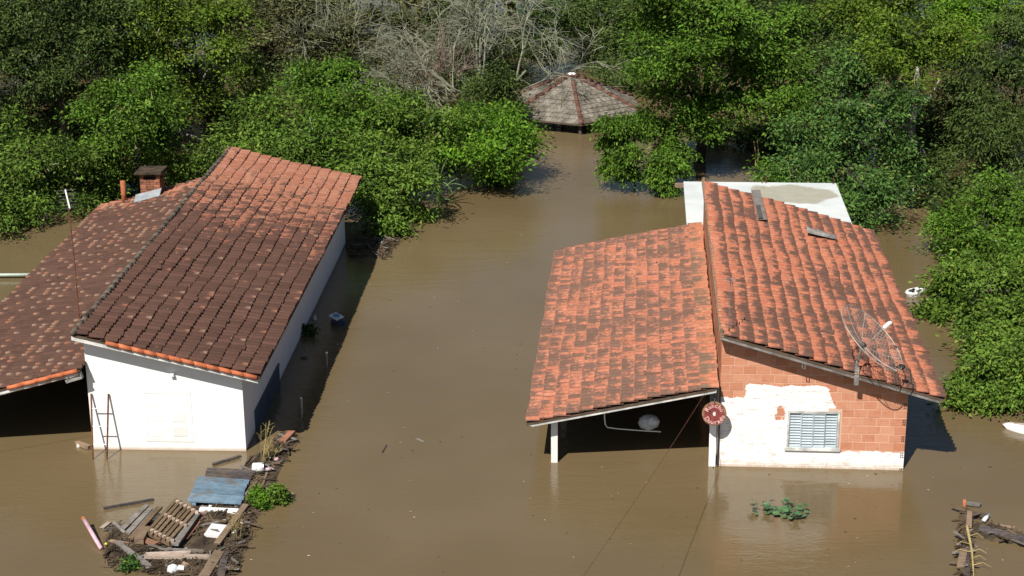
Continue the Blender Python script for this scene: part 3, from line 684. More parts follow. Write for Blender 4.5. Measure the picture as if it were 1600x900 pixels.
# ladder against the white wall
lad = empty('ladder', LL(-3.31, -.58, 0), -LA, 'thin metal ladder leaning against the white wall with its foot in the water', 'ladder')
for sx in (-.17, .15):
    q = MB(); q.tube([(sx, -.0 - .07, -.15), (sx - .09 if sx < 0 else sx - .0, .55, 1.43)], .021, 6); q.build('rail', M['rust'], lad)
for k in range(4):
    t = .06 + k * .245; z = -.15 + 1.58 * t; y = -.07 + .62 * t
    q = MB(); q.tube([(-.17 - .09 * t, y, z), (.15, y, z)], .013, 6); q.build('rung', M['grey_metal'], lad)

# gazebo behind, standing in the water
c0 = atd(893, 118, 72.0); gz = empty('gazebo', (c0.x, 72.0, 0), 0, 'half sunken hexagonal gazebo with a grey tiled roof and red hip tiles', 'gazebo')
g = G('grey_tiles'); c = g.coord('Object'); n1 = g.noise(c, 2.2, 5, .65); wv = g.n('ShaderNodeTexWave', wave_type='BANDS', bands_direction='Z'); wv.inputs['Scale'].default_value = 4.2; wv.inputs['Distortion'].default_value = 0.6; g.put(wv.inputs['Vector'], c)
base = g.mix(g.ramp(n1, .35, .7), (0.13, 0.115, 0.095), (0.27, 0.245, 0.21)); base = g.mix(g.m('MULTIPLY', g.ramp(g.noise(c, .9, 3), .5, .7), .5), base, (0.06, 0.05, 0.03))
g.bump(wv.outputs[1], .5, .03); M['grey_tile'] = g.done(base, .9, .15)
M['hip'] = plain('hip_clay', (0.155, 0.075, 0.055), 0.85, 0.35, 5.0)
ap = Vector((0, 0, 1.86)); ze = .48; corners = []
for (x, y) in ((905, 189), (1004, 171)): corners.append(at(x, y, ze) - Vector((c0.x, 72, 0)))
RG = 3.3; th0 = atan2(corners[0].y, corners[0].x)
hexv = [Vector((RG * cos(th0 + k * pi / 3), RG * sin(th0 + k * pi / 3), ze)) for k in range(6)]
tm = None
for k in range(6):
    a, b = hexv[k], hexv[(k + 1) % 6]; q = MB(); q.add([a, b, ap, a - Vector((0, 0, .06)), b - Vector((0, 0, .06)), ap - Vector((0, 0, .06))], [(0, 1, 2), (5, 4, 3), (0, 3, 4, 1)])
    sl_ = q.build('roof_slope', M['board_dark'], gz)
    nrm = (b - a).cross(ap - a).normalized(); ed = (b - a).normalized(); up = nrm.cross(ed).normalized(); Hs = (ap - a).dot(up)
    stuff = MB(); rows = 11
    for r in range(rows):
        t0 = r / rows; w0 = (b - a).length * (1 - t0); m0 = (a + b) / 2 + ((ap - (a + b) / 2) * t0); nc = max(1, int(w0 / .26))
        for i in range(nc):
            ctr = m0 + ed * (-w0 / 2 + (i + .5) * w0 / nc); hw = w0 / nc * .47; ln = Hs / rows * 1.2; lf = .03 + random.uniform(0, .012)
            stuff.add([ctr - ed * hw + nrm * lf, ctr + ed * hw + nrm * lf, ctr + ed * hw + up * ln + nrm * .006, ctr - ed * hw + up * ln + nrm * .006, ctr - ed * hw, ctr + ed * hw, ctr + up * .02 + nrm * (lf + .02)], [(0, 1, 6), (1, 2, 6), (2, 3, 6), (3, 0, 6), (0, 4, 5, 1)])
    o = stuff.build('roof_tiles', M['grey_tile'], sl_); o['kind'] = 'stuff'
for k in range(6):
    for i in range(9):
        a = hexv[k].lerp(ap, i / 9); b = hexv[k].lerp(ap, (i + 1.12) / 9); q = MB(); q.tube([a + Vector((0, 0, .055)), b + Vector((0, 0, .035))], [.10, .085], 7); q.build('hip_tile', M['hip'], gz, True)
    q = MB(); p_ = hexv[k] * .9; q.tube([(p_.x, p_.y, -.9), (p_.x, p_.y, ze + .05)], .08, 7); q.build('post', M['wood_dark'], gz)
q = MB(); q.blob(ap + Vector((0, 0, .05)), (.2, .17, .07), 12, 6, .08); q.build('cap', M['white_plastic'], gz, True)

# ------------------------------------------------------------------ vegetation
def leaf_mat(name, dark, light, yellow, gloss=0.18):
    g = G(name); cl = g.n('ShaderNodeAttribute', attribute_name='clump').outputs['Fac']; r = g.rnd()
    base = g.mix(cl, dark, light); base = g.mix(g.m('MULTIPLY', g.ramp(r, 0.72, 1.0), 0.8), base, yellow)  # varied leaf tone, its range widened to paint lit leaves and dark gaps
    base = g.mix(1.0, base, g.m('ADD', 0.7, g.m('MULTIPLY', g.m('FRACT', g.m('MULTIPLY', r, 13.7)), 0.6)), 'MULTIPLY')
    tr = g.n('ShaderNodeBsdfTranslucent'); g.put(tr.inputs[0], g.mix(0.5, base, yellow)); ms = g.n('ShaderNodeMixShader'); ms.inputs[0].default_value = 0.16
    g.t.links.new(g.p.outputs[0], ms.inputs[1]); g.t.links.new(tr.outputs[0], ms.inputs[2]); g.t.links.new(ms.outputs[0], g.out.inputs[0])
    return g.done(base, 0.6, gloss)
LM = {
 'olive': leaf_mat('leaf_olive', (0.024, 0.042, 0.009), (0.086, 0.142, 0.034), (0.14, 0.175, 0.05)),
 'yellow': leaf_mat('leaf_yellow_green', (0.030, 0.053, 0.005), (0.110, 0.192, 0.018), (0.185, 0.235, 0.022)),
 'mid': leaf_mat('leaf_mid_green', (0.026, 0.058, 0.007), (0.118, 0.213, 0.027), (0.19, 0.25, 0.04)),
 'bright': leaf_mat('leaf_bright_green', (0.028, 0.071, 0.005), (0.110, 0.241, 0.016), (0.17, 0.28, 0.025)),
 'fresh': leaf_mat('leaf_fresh_green', (0.029, 0.059, 0.005), (0.096, 0.205, 0.020), (0.155, 0.245, 0.028)),
 'blue': leaf_mat('leaf_blue_green', (0.020, 0.055, 0.012), (0.092, 0.190, 0.040), (0.16, 0.22, 0.04)),
 'dark': leaf_mat('leaf_dark', (0.016, 0.032, 0.007), (0.074, 0.121, 0.025), (0.13, 0.165, 0.04)),  # dark foliage tone, lowered further to paint shade into the undergrowth
 'greyish': leaf_mat('leaf_grey_olive', (0.046, 0.054, 0.022), (0.157, 0.168, 0.069), (0.19, 0.18, 0.075)),
}
M['bark'] = plain('bark_grey', (0.24, 0.22, 0.19), 0.9, 0.4, 3.0)
M['bark_pale'] = plain('bark_pale', (0.42, 0.39, 0.33), 0.9, 0.35, 3.0)
M['bark_dark'] = plain('bark_dark', (0.09, 0.08, 0.07), 0.9, 0.4, 3.0)
M['twig_pale'] = plain('lichen_twig', (0.24, 0.25, 0.18), 0.9, 0.3, 3.0)
M['twig_red'] = plain('reddish_twig', (0.20, 0.15, 0.12), 0.9, 0.3, 3.0)

def unit(a): return a / np.maximum(np.linalg.norm(a, axis=1, keepdims=True), 1e-6)
def foliage(lobes, rng, leaf=.15, dens=1.0, aspect=.46, droop=.25, spread=.23, flat=.5, core=True):
    """lobes: [(centre, (rx,ry,rz))]; twigs on each lobe's shell, leaves round each twig"""
    Vs = []; cl_all = []
    for c, r in lobes:
        c = np.array(c); r = np.array(r); rm = float(np.mean(r))
        ncl = max(12, int(54 * rm * rm * dens)); nl = int(33 * (0.15 / leaf) ** 1.5)
        d = unit(rng.normal(size=(ncl, 3)) + np.array([0, -.15, .3])); rad = rng.uniform(.3, 1.0, (ncl, 1)) ** .5
        ph = rng.uniform(0, 6.28, 6); lump = 1 + .22 * np.sin(3.1 * d[:, 0] + ph[0]) * np.sin(2.7 * d[:, 1] + ph[1]) + .2 * np.sin(4.3 * d[:, 2] + ph[2] + 2 * d[:, 0]) + rng.exponential(.09, ncl)
        ctr = c + d * r * rad * lump[:, None] + rng.normal(size=(ncl, 3)) * .08
        if core:                  # holes between the sprays
            hole = np.sin(2.3 * ctr[:, 0] + ph[3]) + np.sin(2.6 * ctr[:, 1] + ph[4]) + np.sin(3.0 * ctr[:, 2] + ph[5]); ok = hole > -.72
            d, ctr = d[ok], ctr[ok]; ncl = len(ctr)
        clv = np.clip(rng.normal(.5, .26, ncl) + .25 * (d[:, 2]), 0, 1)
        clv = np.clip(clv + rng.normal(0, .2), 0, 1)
        k = ncl * nl; ci = np.repeat(np.arange(ncl), nl)
        csz = rng.uniform(.6, 1.35, ncl)[ci][:, None]
        off = rng.normal(size=(k, 3)) * np.array([1, 1, flat]) * spread * csz
        sp_ = d * np.array([1, 1, .35]); off = off + sp_[ci] * (rng.uniform(-1.2, 1.6, k)[:, None] * spread * csz)
        P = ctr[ci] + off - np.array([0, 0, 1]) * (np.linalg.norm(off[:, :2], axis=1, keepdims=True) * droop)
        out = unit(off + .5 * d[ci] * spread + rng.normal(size=(k, 3)) * .12)
        ax = unit(out * np.array([1, 1, .6]) + np.array([0, 0, -droop]) + rng.normal(size=(k, 3)) * .35)
        nn = unit(np.array([0, -.05, .5]) + .5 * d[ci] + rng.normal(size=(k, 3)) * .62)
        sd = unit(np.cross(ax, nn)); nn = np.cross(sd, ax)
        L = (leaf * rng.uniform(.6, 1.3, k))[:, None]; W = L * aspect * .5
        q = np.stack([P, P + ax * L * .45 + sd * W + nn * L * .07, P + ax * L - nn * L * .06, P + ax * L * .45 - sd * W + nn * L * .07], 1)
        Vs.append(q.reshape(-1, 3)); cl_all.append(np.repeat(clv[ci], 4))
        if rm > .5 and core:      # big leaves added inside to block light, coloured darkest as painted shade
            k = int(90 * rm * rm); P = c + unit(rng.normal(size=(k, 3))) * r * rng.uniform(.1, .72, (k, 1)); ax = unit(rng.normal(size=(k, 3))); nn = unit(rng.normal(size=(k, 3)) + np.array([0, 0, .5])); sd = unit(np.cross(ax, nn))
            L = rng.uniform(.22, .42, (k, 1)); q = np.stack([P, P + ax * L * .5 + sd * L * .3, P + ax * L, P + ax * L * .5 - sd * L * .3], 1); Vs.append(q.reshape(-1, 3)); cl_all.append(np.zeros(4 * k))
    V = np.concatenate(Vs); n = len(V) // 4
    b = np.arange(n)[:, None] * 4
    Fc = np.stack([b + np.array([0, 1, 2]), b + np.array([0, 2, 3])], 1).reshape(-1, 3)
    return V, Fc, np.concatenate(cl_all)
def limbs(base, lobes, rng, r0, q=None, sub=4, straight=.2):
    """a tapered trunk that forks to every lobe"""
    q = q or MB(); base = Vector(base)
    cs = [Vector(c) for c, r in lobes]; cen = sum(cs, Vector()) / len(cs)
    fork = base.lerp(cen, .5); fork.z = max(base.z + .6, min(cen.z * .55, fork.z))
    q.tube([base - Vector((0, 0, .6)), base.lerp(fork, .5) + Vector((rng.normal() * .12, rng.normal() * .12, 0)), fork], [r0 * 1.15, r0, r0 * .8], 8)
    for c, (l, r) in zip(cs, lobes):
        if r[0] < .5: continue
        m = fork.lerp(c, .5) + Vector((rng.normal() * straight, rng.normal() * straight, rng.normal() * straight * .6 + .1))
        c = c + Vector((0, .25, -.15)); q.tube([fork, m, c], [r0 * .45, r0 * .26, r0 * .13], 5)
        for k in range(sub):
            pale = rng.random() < .3; d = Vector(unit(rng.normal(size=(1, 3)) + np.array([[0, -.2, .4]]))[0]); e = c + Vector((d.x * r[0], d.y * r[1], d.z * r[2])) * .95
            q.tube([c, c.lerp(e, .5) + Vector((rng.normal() * .1, rng.normal() * .1, rng.normal() * .1)), c + (e - c) * (1.22 if pale else 1.0)], [.03, .024, .008] if pale else [r0 * .12, r0 * .08, .006], 4, 1 if pale else 0)
    return q
def crown_tree(name, lobes_px, Y, base_px, mat, label, cat='tree', group=None, seed=0, leaf=.145, dens=1.0, r0=.14, bark='bark_dark', depth=2.2, dome=.026, back=0.0, **kw):
    """lobes_px: (x, y, radius) of each leaf mass as seen, set at its own distance so the crown is a dome leaning over the water"""
    rng = np.random.default_rng(seed + 100); cen = []; ym = sum(t[1] for t in lobes_px) / len(lobes_px)
    for t in lobes_px:
        x, y, r = t[:3]; dY = t[3] if len(t) > 3 else rng.uniform(-.7, .7) * depth + (ym - y) * dome
        Yl = Y + dY; p = atd(x, y, Yl); rm = r * mpp(Yl) * rng.uniform(.82, 1.12)
        while p.z < .5 * rm: Yl -= .2; p = atd(x, y, Yl)
        cen.append((p, rm))
        for k in range(3):      # smaller leaf masses break up each big one
            d = unit(rng.normal(size=(1, 3)) + np.array([[0, -.35, .25]]))[0] * rm * rng.uniform(.85, 1.15); q_ = p + Vector(d); r2 = rm * rng.uniform(.32, .5)
            if q_.z > .35 * r2: cen.append((q_, r2))
    b = Vector((sum(c.x for c, r in cen) / len(cen), max(c.y for c, r in cen) * .6 + .4 * (Y + .4) + back, 0.0))
    lobes = [(np.array(p) - np.array(b), (rm * 1.05, rm * rng.uniform(.9, 1.25), rm * rng.uniform(.72, .9))) for p, rm in cen]
    o = empty(name, b, 0, label, cat, group)
    V, Fc, cl = foliage(lobes, rng, leaf, dens, **kw)
    keep = (V.reshape(-1, 4, 3)[:, :, 2].min(1) > -.02 - b.z)
    kv = np.repeat(keep, 4); kf = np.repeat(keep, 2); idx = np.cumsum(kv) - 1
    V2 = V[kv]; F2 = idx[Fc[kf]]
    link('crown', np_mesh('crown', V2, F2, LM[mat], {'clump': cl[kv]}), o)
    limbs((0, 0, 0), lobes, rng, r0).build('trunk', [M[bark], M['bark_pale']], o, True)
    return o

T = crown_tree
# left bank
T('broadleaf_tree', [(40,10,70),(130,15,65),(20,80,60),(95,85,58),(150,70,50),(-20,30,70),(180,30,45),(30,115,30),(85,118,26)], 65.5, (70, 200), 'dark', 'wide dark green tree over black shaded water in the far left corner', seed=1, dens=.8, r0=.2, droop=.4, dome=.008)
T('broadleaf_tree', [(235,20,55),(300,30,55),(345,85,42),(215,85,42),(275,95,50),(330,145,34),(190,45,42),(260,150,36),(340,20,42),(395,110,30)], 67, (300, 215), 'yellow', 'tall yellow-green tree with pale trunk left of the grey thicket', seed=2, dens=.75, r0=.13, bark='bark_pale', dome=.012)
T('broadleaf_tree', [(180,150,42),(230,175,44),(140,180,30),(245,135,36),(190,205,36),(255,205,26)], 61, (285, 240), 'fresh', 'leaning yellow-green tree with a pale crooked trunk above the brick chimney', seed=3, dens=.85, r0=.12, bark='bark_pale', dome=.012)
T('shrub', [(15,225,42),(60,255,42),(10,290,45),(75,300,40),(30,335,32),(105,245,28),(-30,270,50),(-20,330,40)], 58, (30, 355), 'mid', 'broad leafy shrub at the left picture edge behind the porch roof', 'shrub', seed=4)
T('shrub', [(140,270,36),(178,245,34),(118,305,28),(160,300,28),(130,330,20)], 59, (150, 345), 'mid', 'green shrub between the tall antenna and the brick chimney', 'shrub', seed=5)
T('shrub', [(215,245,30),(255,255,26),(285,268,18),(300,262,14),(200,275,26)], 60, (240, 320), 'mid', 'small green shrub just behind the brick chimney', 'shrub', seed=6)
T('shrub', [(385,205,40),(430,185,44),(370,240,34),(420,235,40),(455,225,38),(345,235,24),(465,265,34),(400,165,28)], 60, (420, 300), 'mid', 'dense leafy shrub touching the far ridge end of the white house roof', 'shrub', seed=7)
T('shrub', [(490,150,40),(520,190,48),(560,170,44),(500,225,44),(545,240,44),(580,215,44),(540,120,30),(510,270,34),(470,130,30)], 61, (530, 310), 'fresh', 'tallest yellowish shrub in the thicket behind the white house', 'shrub', seed=8)
T('shrub', [(610,190,42),(650,205,40),(600,245,44),(640,250,42),(575,275,36),(665,245,34),(625,160,30),(680,190,28)], 60, (620, 310), 'mid', 'dark green shrub between the yellowish shrub and the cane plant', 'shrub', seed=9)
T('shrub', [(700,190,32),(730,205,36),(770,205,38),(805,215,28),(705,240,34),(750,245,36),(785,250,30),(770,178,24),(825,222,16,.2),(770,272,16)], 61.5, (760, 280), 'bright', 'vivid bright green shrub reaching into the channel before the gazebo', 'shrub', seed=10, dens=1.1)
T('shrub', [(575,300,36),(620,305,36),(655,285,30),(595,335,26),(640,330,20),(560,275,30),(610,350,13)], 57, (605, 350), 'mid', 'lowest shrub at the waterline beside the white house far corner', 'shrub', seed=11)
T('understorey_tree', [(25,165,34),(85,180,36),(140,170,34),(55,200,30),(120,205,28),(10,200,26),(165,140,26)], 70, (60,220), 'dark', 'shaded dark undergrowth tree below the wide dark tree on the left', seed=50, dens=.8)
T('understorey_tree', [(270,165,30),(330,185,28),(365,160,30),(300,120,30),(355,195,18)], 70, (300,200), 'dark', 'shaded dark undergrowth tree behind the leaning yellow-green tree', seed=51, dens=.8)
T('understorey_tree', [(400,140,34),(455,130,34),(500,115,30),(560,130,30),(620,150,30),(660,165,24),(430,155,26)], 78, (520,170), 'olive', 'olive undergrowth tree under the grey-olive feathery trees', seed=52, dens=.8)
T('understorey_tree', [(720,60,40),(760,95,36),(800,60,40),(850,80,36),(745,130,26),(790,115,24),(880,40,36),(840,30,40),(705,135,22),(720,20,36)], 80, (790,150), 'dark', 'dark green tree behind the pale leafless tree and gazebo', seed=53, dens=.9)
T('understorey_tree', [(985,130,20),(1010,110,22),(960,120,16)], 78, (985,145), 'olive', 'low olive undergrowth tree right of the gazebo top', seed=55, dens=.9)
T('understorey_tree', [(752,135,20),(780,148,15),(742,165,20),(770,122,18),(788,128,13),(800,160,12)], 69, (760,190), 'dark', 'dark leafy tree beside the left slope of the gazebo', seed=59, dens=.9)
# grey olive feathery trees along the middle
for i, (lb_, bs, lab) in enumerate([
    ([(405,60,48),(440,30,50),(390,20,45),(430,95,36),(470,70,40),(400,110,26)], (410,150), 'feathery grey-olive tree left of the middle of the thicket'),
    ([(510,40,50),(555,60,50),(530,95,40),(580,30,48),(495,90,34),(590,95,34)], (540,150), 'feathery grey-olive tree in the middle of the far thicket'),
    ([(630,40,48),(670,70,44),(640,100,38),(700,40,44),(620,130,26),(690,110,30)], (650,150), 'feathery grey-olive tree beside the bare reddish thicket')]):
    T('feathery_tree', lb_, 82, bs, 'greyish', lab, seed=20 + i, leaf=.13, dens=.62, r0=.10, bark='bark_pale', spread=.42, aspect=.22, sub=0) if False else T('feathery_tree', lb_, 82, bs, 'greyish', lab, seed=20 + i, leaf=.14, dens=.55, r0=.10, bark='bark_pale', spread=.42, aspect=.25)
T('broadleaf_tree', [(940,75,38),(975,55,40),(925,40,34),(985,95,28),(950,105,22),(900,20,34),(990,30,34)], 84, (950, 140), 'olive', 'round olive-green tree standing right behind the gazebo', seed=30, leaf=.13)
# right bank
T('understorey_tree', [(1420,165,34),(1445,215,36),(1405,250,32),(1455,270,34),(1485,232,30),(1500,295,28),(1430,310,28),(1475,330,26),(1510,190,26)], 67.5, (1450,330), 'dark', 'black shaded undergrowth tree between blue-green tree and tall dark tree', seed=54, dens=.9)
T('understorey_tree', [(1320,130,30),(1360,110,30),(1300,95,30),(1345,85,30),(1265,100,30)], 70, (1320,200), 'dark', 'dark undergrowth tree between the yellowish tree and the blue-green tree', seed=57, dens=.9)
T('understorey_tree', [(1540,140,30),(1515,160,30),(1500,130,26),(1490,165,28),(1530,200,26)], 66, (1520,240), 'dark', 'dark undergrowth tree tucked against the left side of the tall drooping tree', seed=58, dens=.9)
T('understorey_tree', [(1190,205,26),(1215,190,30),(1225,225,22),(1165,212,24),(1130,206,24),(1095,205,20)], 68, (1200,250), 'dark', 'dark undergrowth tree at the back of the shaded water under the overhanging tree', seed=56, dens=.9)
T('broadleaf_tree', [(1050,35,44),(1105,12,50),(1068,95,40),(1128,85,46),(1185,110,42),(1062,148,32),(1112,158,40),(1160,150,38),(1205,160,34),(1150,40,40),(1030,8,36),(1032,120,22),(1095,190,20),(1190,60,36),(1230,110,34),(1235,165,26),(1075,180,18),(1220,40,34),(1012,62,30),(1006,108,22),(1022,160,20),(1040,185,16)], 61.5, (1170, 260), 'fresh', 'big spreading bright green tree overhanging the channel right of the gazebo', seed=31, r0=.2, dens=.95, dome=.006, back=2.2)
T('drooping_branch_tree', [(953,192,8),(973,184,8),(992,194,8),(950,214,9),(968,214,9),(957,236,9),(973,247,8),(954,256,7),(979,262,6),(985,228,8),(1005,182,7),(1012,198,6),(1045,222,8),(1062,232,9),(1034,240,8),(1050,252,9),(1024,256,6),(1064,260,7),(1030,275,6),(1043,285,6)], 60.5, (1085, 262), 'fresh', 'low drooping leafy branches over open water before the gazebo', seed=32, dens=1.3, r0=.03, depth=1.2, spread=.15, dome=.01, droop=.7, leaf=.13)
T('broadleaf_tree', [(1255,165,38),(1245,215,36),(1295,215,42),(1335,185,44),(1385,165,42),(1345,140,36),(1285,270,28),(1335,290,28),(1235,262,22),(1390,215,32),(1330,105,32),(1310,320,24),(1270,130,32),(1345,245,34),(1370,310,32),(1400,280,32),(1345,345,20),(1255,290,20),(1300,350,16)], 58.5, (1330, 330), 'blue', 'blue-green tree draped with climbers directly behind the white slab roof', seed=33, r0=.2, dens=.95)
T('broadleaf_tree', [(1335,25,46),(1395,45,46),(1445,65,46),(1400,8,42),(1480,58,34),(1430,95,34),(1500,75,22),(1380,85,30)], 62.5, (1425, 215), 'yellow', 'yellowish tree with thick pale trunk in the upper right', seed=34, r0=.2, bark='bark_pale', dens=.85, dome=.008, back=2.)
T('broadleaf_tree', [(1510,25,32),(1545,10,32),(1525,55,20),(1490,15,22)], 80, (1520, 140), 'bright', 'small vivid green treetop left of the tall dark tree', seed=35, dens=.9)
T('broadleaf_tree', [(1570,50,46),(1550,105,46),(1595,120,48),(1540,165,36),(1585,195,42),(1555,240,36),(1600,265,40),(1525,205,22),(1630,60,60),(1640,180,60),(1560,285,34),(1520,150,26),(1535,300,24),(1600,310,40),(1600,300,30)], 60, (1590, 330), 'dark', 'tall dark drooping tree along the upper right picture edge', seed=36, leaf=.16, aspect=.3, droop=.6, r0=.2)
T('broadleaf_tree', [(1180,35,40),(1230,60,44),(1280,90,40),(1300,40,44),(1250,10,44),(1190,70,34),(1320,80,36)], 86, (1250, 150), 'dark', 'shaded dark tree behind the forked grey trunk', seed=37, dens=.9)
T('shrub', [(1570,335,46),(1525,325,30),(1500,360,26),(1585,385,44),(1482,380,22),(1540,385,38),(1620,350,50),(1470,355,16),(1560,305,30),(1600,420,40),(1500,400,24)], 53, (1560, 420), 'fresh', 'yellowish shrub at the right edge, farthest of the three by the brick house', 'shrub', seed=38, leaf=.13)
T('shrub', [(1525,430,36),(1492,468,26),(1560,460,42),(1465,486,14),(1515,495,36),(1590,510,42),(1555,545,32),(1506,440,24),(1610,450,50),(1600,560,40),(1530,540,20)], 47, (1540, 540), 'mid', 'middle green shrub at the right edge beside the floating white bundle', 'shrub', seed=39, leaf=.14, dens=1.5, spread=.2)
T('shrub', [(1535,590,34),(1580,600,42),(1510,605,20),(1545,630,20),(1580,628,20),(1515,570,22),(1610,590,50),(1500,630,16),(1565,570,30)], 42, (1560, 650), 'mid', 'nearest dark green shrub at the right edge by the brick house eave', 'shrub', seed=40, leaf=.13, dens=1.8, spread=.18)
T('shrub', [(1205,265,14),(1215,285,12)], 58.5, (1210, 300), 'bright', 'small shrub at the left corner behind the white slab roof', 'shrub', seed=41)

# woodland behind, and the trees left of the frame whose crowns shade the black water
protos = {}
def fill_tree(x, y, h, r, mat, label, group, seed):
    key = (mat, seed % 3)
    o = empty('woodland_tree', (x, y, 0), random.uniform(0, 6.28), label, 'tree', group)
    if key not in protos:
        rng = np.random.default_rng(500 + seed); lobes = []
        for k in range(7):
            a = rng.uniform(0, 6.28); q = rng.uniform(.2, 1.0) ** .6; lobes.append((np.array([cos(a) * q * 1.9, sin(a) * q * 1.9, rng.uniform(2.2, 5.0) - q * .6]), np.array([1.25, 1.25, .95]) * rng.uniform(.8, 1.25)))
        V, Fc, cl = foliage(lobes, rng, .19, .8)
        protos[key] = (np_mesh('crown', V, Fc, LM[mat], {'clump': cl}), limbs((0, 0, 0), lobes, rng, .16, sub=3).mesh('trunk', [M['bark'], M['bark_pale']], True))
    sc = h / 5.6
    cme, tme = protos[key]
    for nm, me in (('crown', cme), ('trunk', tme)):
        link(nm, me, o, Matrix.Diagonal((r / 2.9, r / 2.9, sc, 1)))
rr = random.Random(3)
MARKS = ['far left picture corner', 'wide dark tree', 'tall yellow-green tree', 'leftmost feathery tree', 'middle feathery tree', 'reddish thicket', 'pale leafless tree', 'gazebo', 'round olive tree', 'big bright green tree', 'forked grey trunk', 'shaded dark tree', 'yellowish tree', 'small vivid treetop', 'tall dark drooping tree', 'far right picture corner']
HUE = {'olive': 'olive', 'dark': 'dark', 'mid': 'green', 'yellow': 'yellow-green', 'greyish': 'grey-olive', 'blue': 'blue-green'}
for row, Y in enumerate((89, 96, 104, 82.5)):
    n = 13; hw = Y * 800 / 2700 + 3
    for k in range(n):
        x = -hw + 2 * hw * (k + .5) / n + rr.uniform(-.7, .7); xp = 800 + x / mpp(Y)
        m = rr.choice(['olive', 'dark', 'mid', 'yellow', 'olive'] if xp < 380 else ['greyish', 'olive', 'greyish', 'dark'] if xp < 950 else ['dark', 'mid', 'blue', 'yellow'])
        mk = MARKS[min(len(MARKS) - 1, int((k + .5) / n * len(MARKS)))]
        if row == 3 and 655 < xp < 1010: continue
        fill_tree(x, Y + rr.uniform(-1.5, 1.5), rr.uniform(5, 8) if row < 3 else rr.uniform(3.5, 5), rr.uniform(3.0, 4.0), m, '%s tree in %s far woodland row beyond the %s' % (HUE[m], ('second', 'third', 'rearmost', 'nearest')[row], mk), 'far woodland trees', rr.randrange(99))
for i, (x, y, h, r) in enumerate(((-24, 64, 9, 4), (-25.5, 71, 9, 4), (-22.8, 57.5, 6, 2.6), (25, 60, 9, 4), (27, 70, 10, 4), (21.5, 54.5, 6, 3.))):
    fill_tree(x, y, h, r, 'dark' if x < 0 else 'blue', '%s bank tree just outside the %s of the picture' % (('middle', 'farthest', 'nearest', 'middle', 'farthest', 'nearest')[i], 'left' if x < 0 else 'right'), 'bank trees', 3)

# bare trees
def bare(name, base, dirs, length, r0, levels, mat, label, seed, spread=.55, droop=0.0, forks=(2, 4), shrink=.72, group=None, rmin=.012):
    rng = random.Random(seed); q = MB(); o = empty(name, base, 0, label, 'tree', group)
    def grow(p, d, L, r, lev):
        n = 3; pts = [p]; dd = d.copy(); rad = [r]
        for i in range(n):
            dd = (dd + Vector((rng.gauss(0, .16), rng.gauss(0, .16), rng.gauss(0, .12) - droop * (levels - lev) * .09))).normalized()
            pts.append(pts[-1] + dd * L / n); rad.append(r * (1 - .4 * (i + 1) / n))
        q.tube(pts, rad, 6 if lev > levels - 2 else 3, cap=False)
        if lev <= 0: return
        for k in range(rng.randint(*forks)):
            f = rng.uniform(.35, 1.0); i = min(n - 1, int(f * n)); pp = pts[i].lerp(pts[i + 1], f * n - i)
            nd = (dd + Vector((rng.gauss(0, spread), rng.gauss(0, spread), rng.gauss(.05, spread * .7)))).normalized()
            grow(pp, nd, L * shrink * rng.uniform(.75, 1.2), max(rmin, r * .58), lev - 1)
    for d in dirs: grow(Vector((0, 0, -.4)), Vector(d).normalized(), length, r0, levels)
    q.build('branches', M[mat], o); return o
bare('bare_tree', at(762, 176), [(-.5, .2, 1), (.45, .1, .9), (-.1, .4, 1), (.9, .0, .75), (.8, -.25, .6), (-.9, .4, .9)], 2.9, .075, 5, 'twig_pale', 'pale leafless tree with fine branches drooping over the gazebo roof', 5, .55, .30, (2, 4), .76, rmin=.015)
bare('bare_tree', at(715, 135), [(-.4, -.1, 1), (.5, -.2, 1)], 2.7, .06, 5, 'twig_pale', 'pale leafless tree left of the one over the gazebo', 6, .55, .2, (3, 4), .76, rmin=.012)
bare('bare_thicket', at(678, 172), [(-.3, 0, 1), (.05, -.1, 1), (.3, .1, 1), (.6, 0, 1), (-.7, 0, .8)], 1.9, .045, 3, 'twig_red', 'reddish leafless many-stemmed tree behind the bright shrub', 8, .35, 0, (3, 4), .72)
bare('bare_tree', at(540, 120), [(-.3, 0, 1), (.4, -.2, 1)], 2.2, .07, 4, 'twig_pale', 'pale leafless branches standing in the grey-olive thicket', 9, .5, .1, (3, 4), .78)
bare('bare_tree', at(430, 120), [(-.2, 0, 1), (.5, -.2, 1)], 1.9, .08, 4, 'twig_pale', 'grey leafless branches at the left of the thicket', 12, .5, .1, (3, 4), .78)
def limb_thing(name, pts, radii, mat, label, cat):
    o = empty(name, pts[0], 0, label, cat); q = MB(); q.tube([Vector(p) - Vector(pts[0]) for p in pts], radii, 8); q.build('trunk', M[mat], o, True); return o, q
def trunk_thing(name, base, forks, mat, label):
    o = empty(name, base, 0, label, 'tree'); q = MB()
    for pts, r in forks: q.tube([Vector(p) - Vector(base) for p in pts], r, 8)
    q.build('trunk', M[mat], o, True); return o
Yt = 83.0
f0 = atd(1266, 62, Yt - .5)
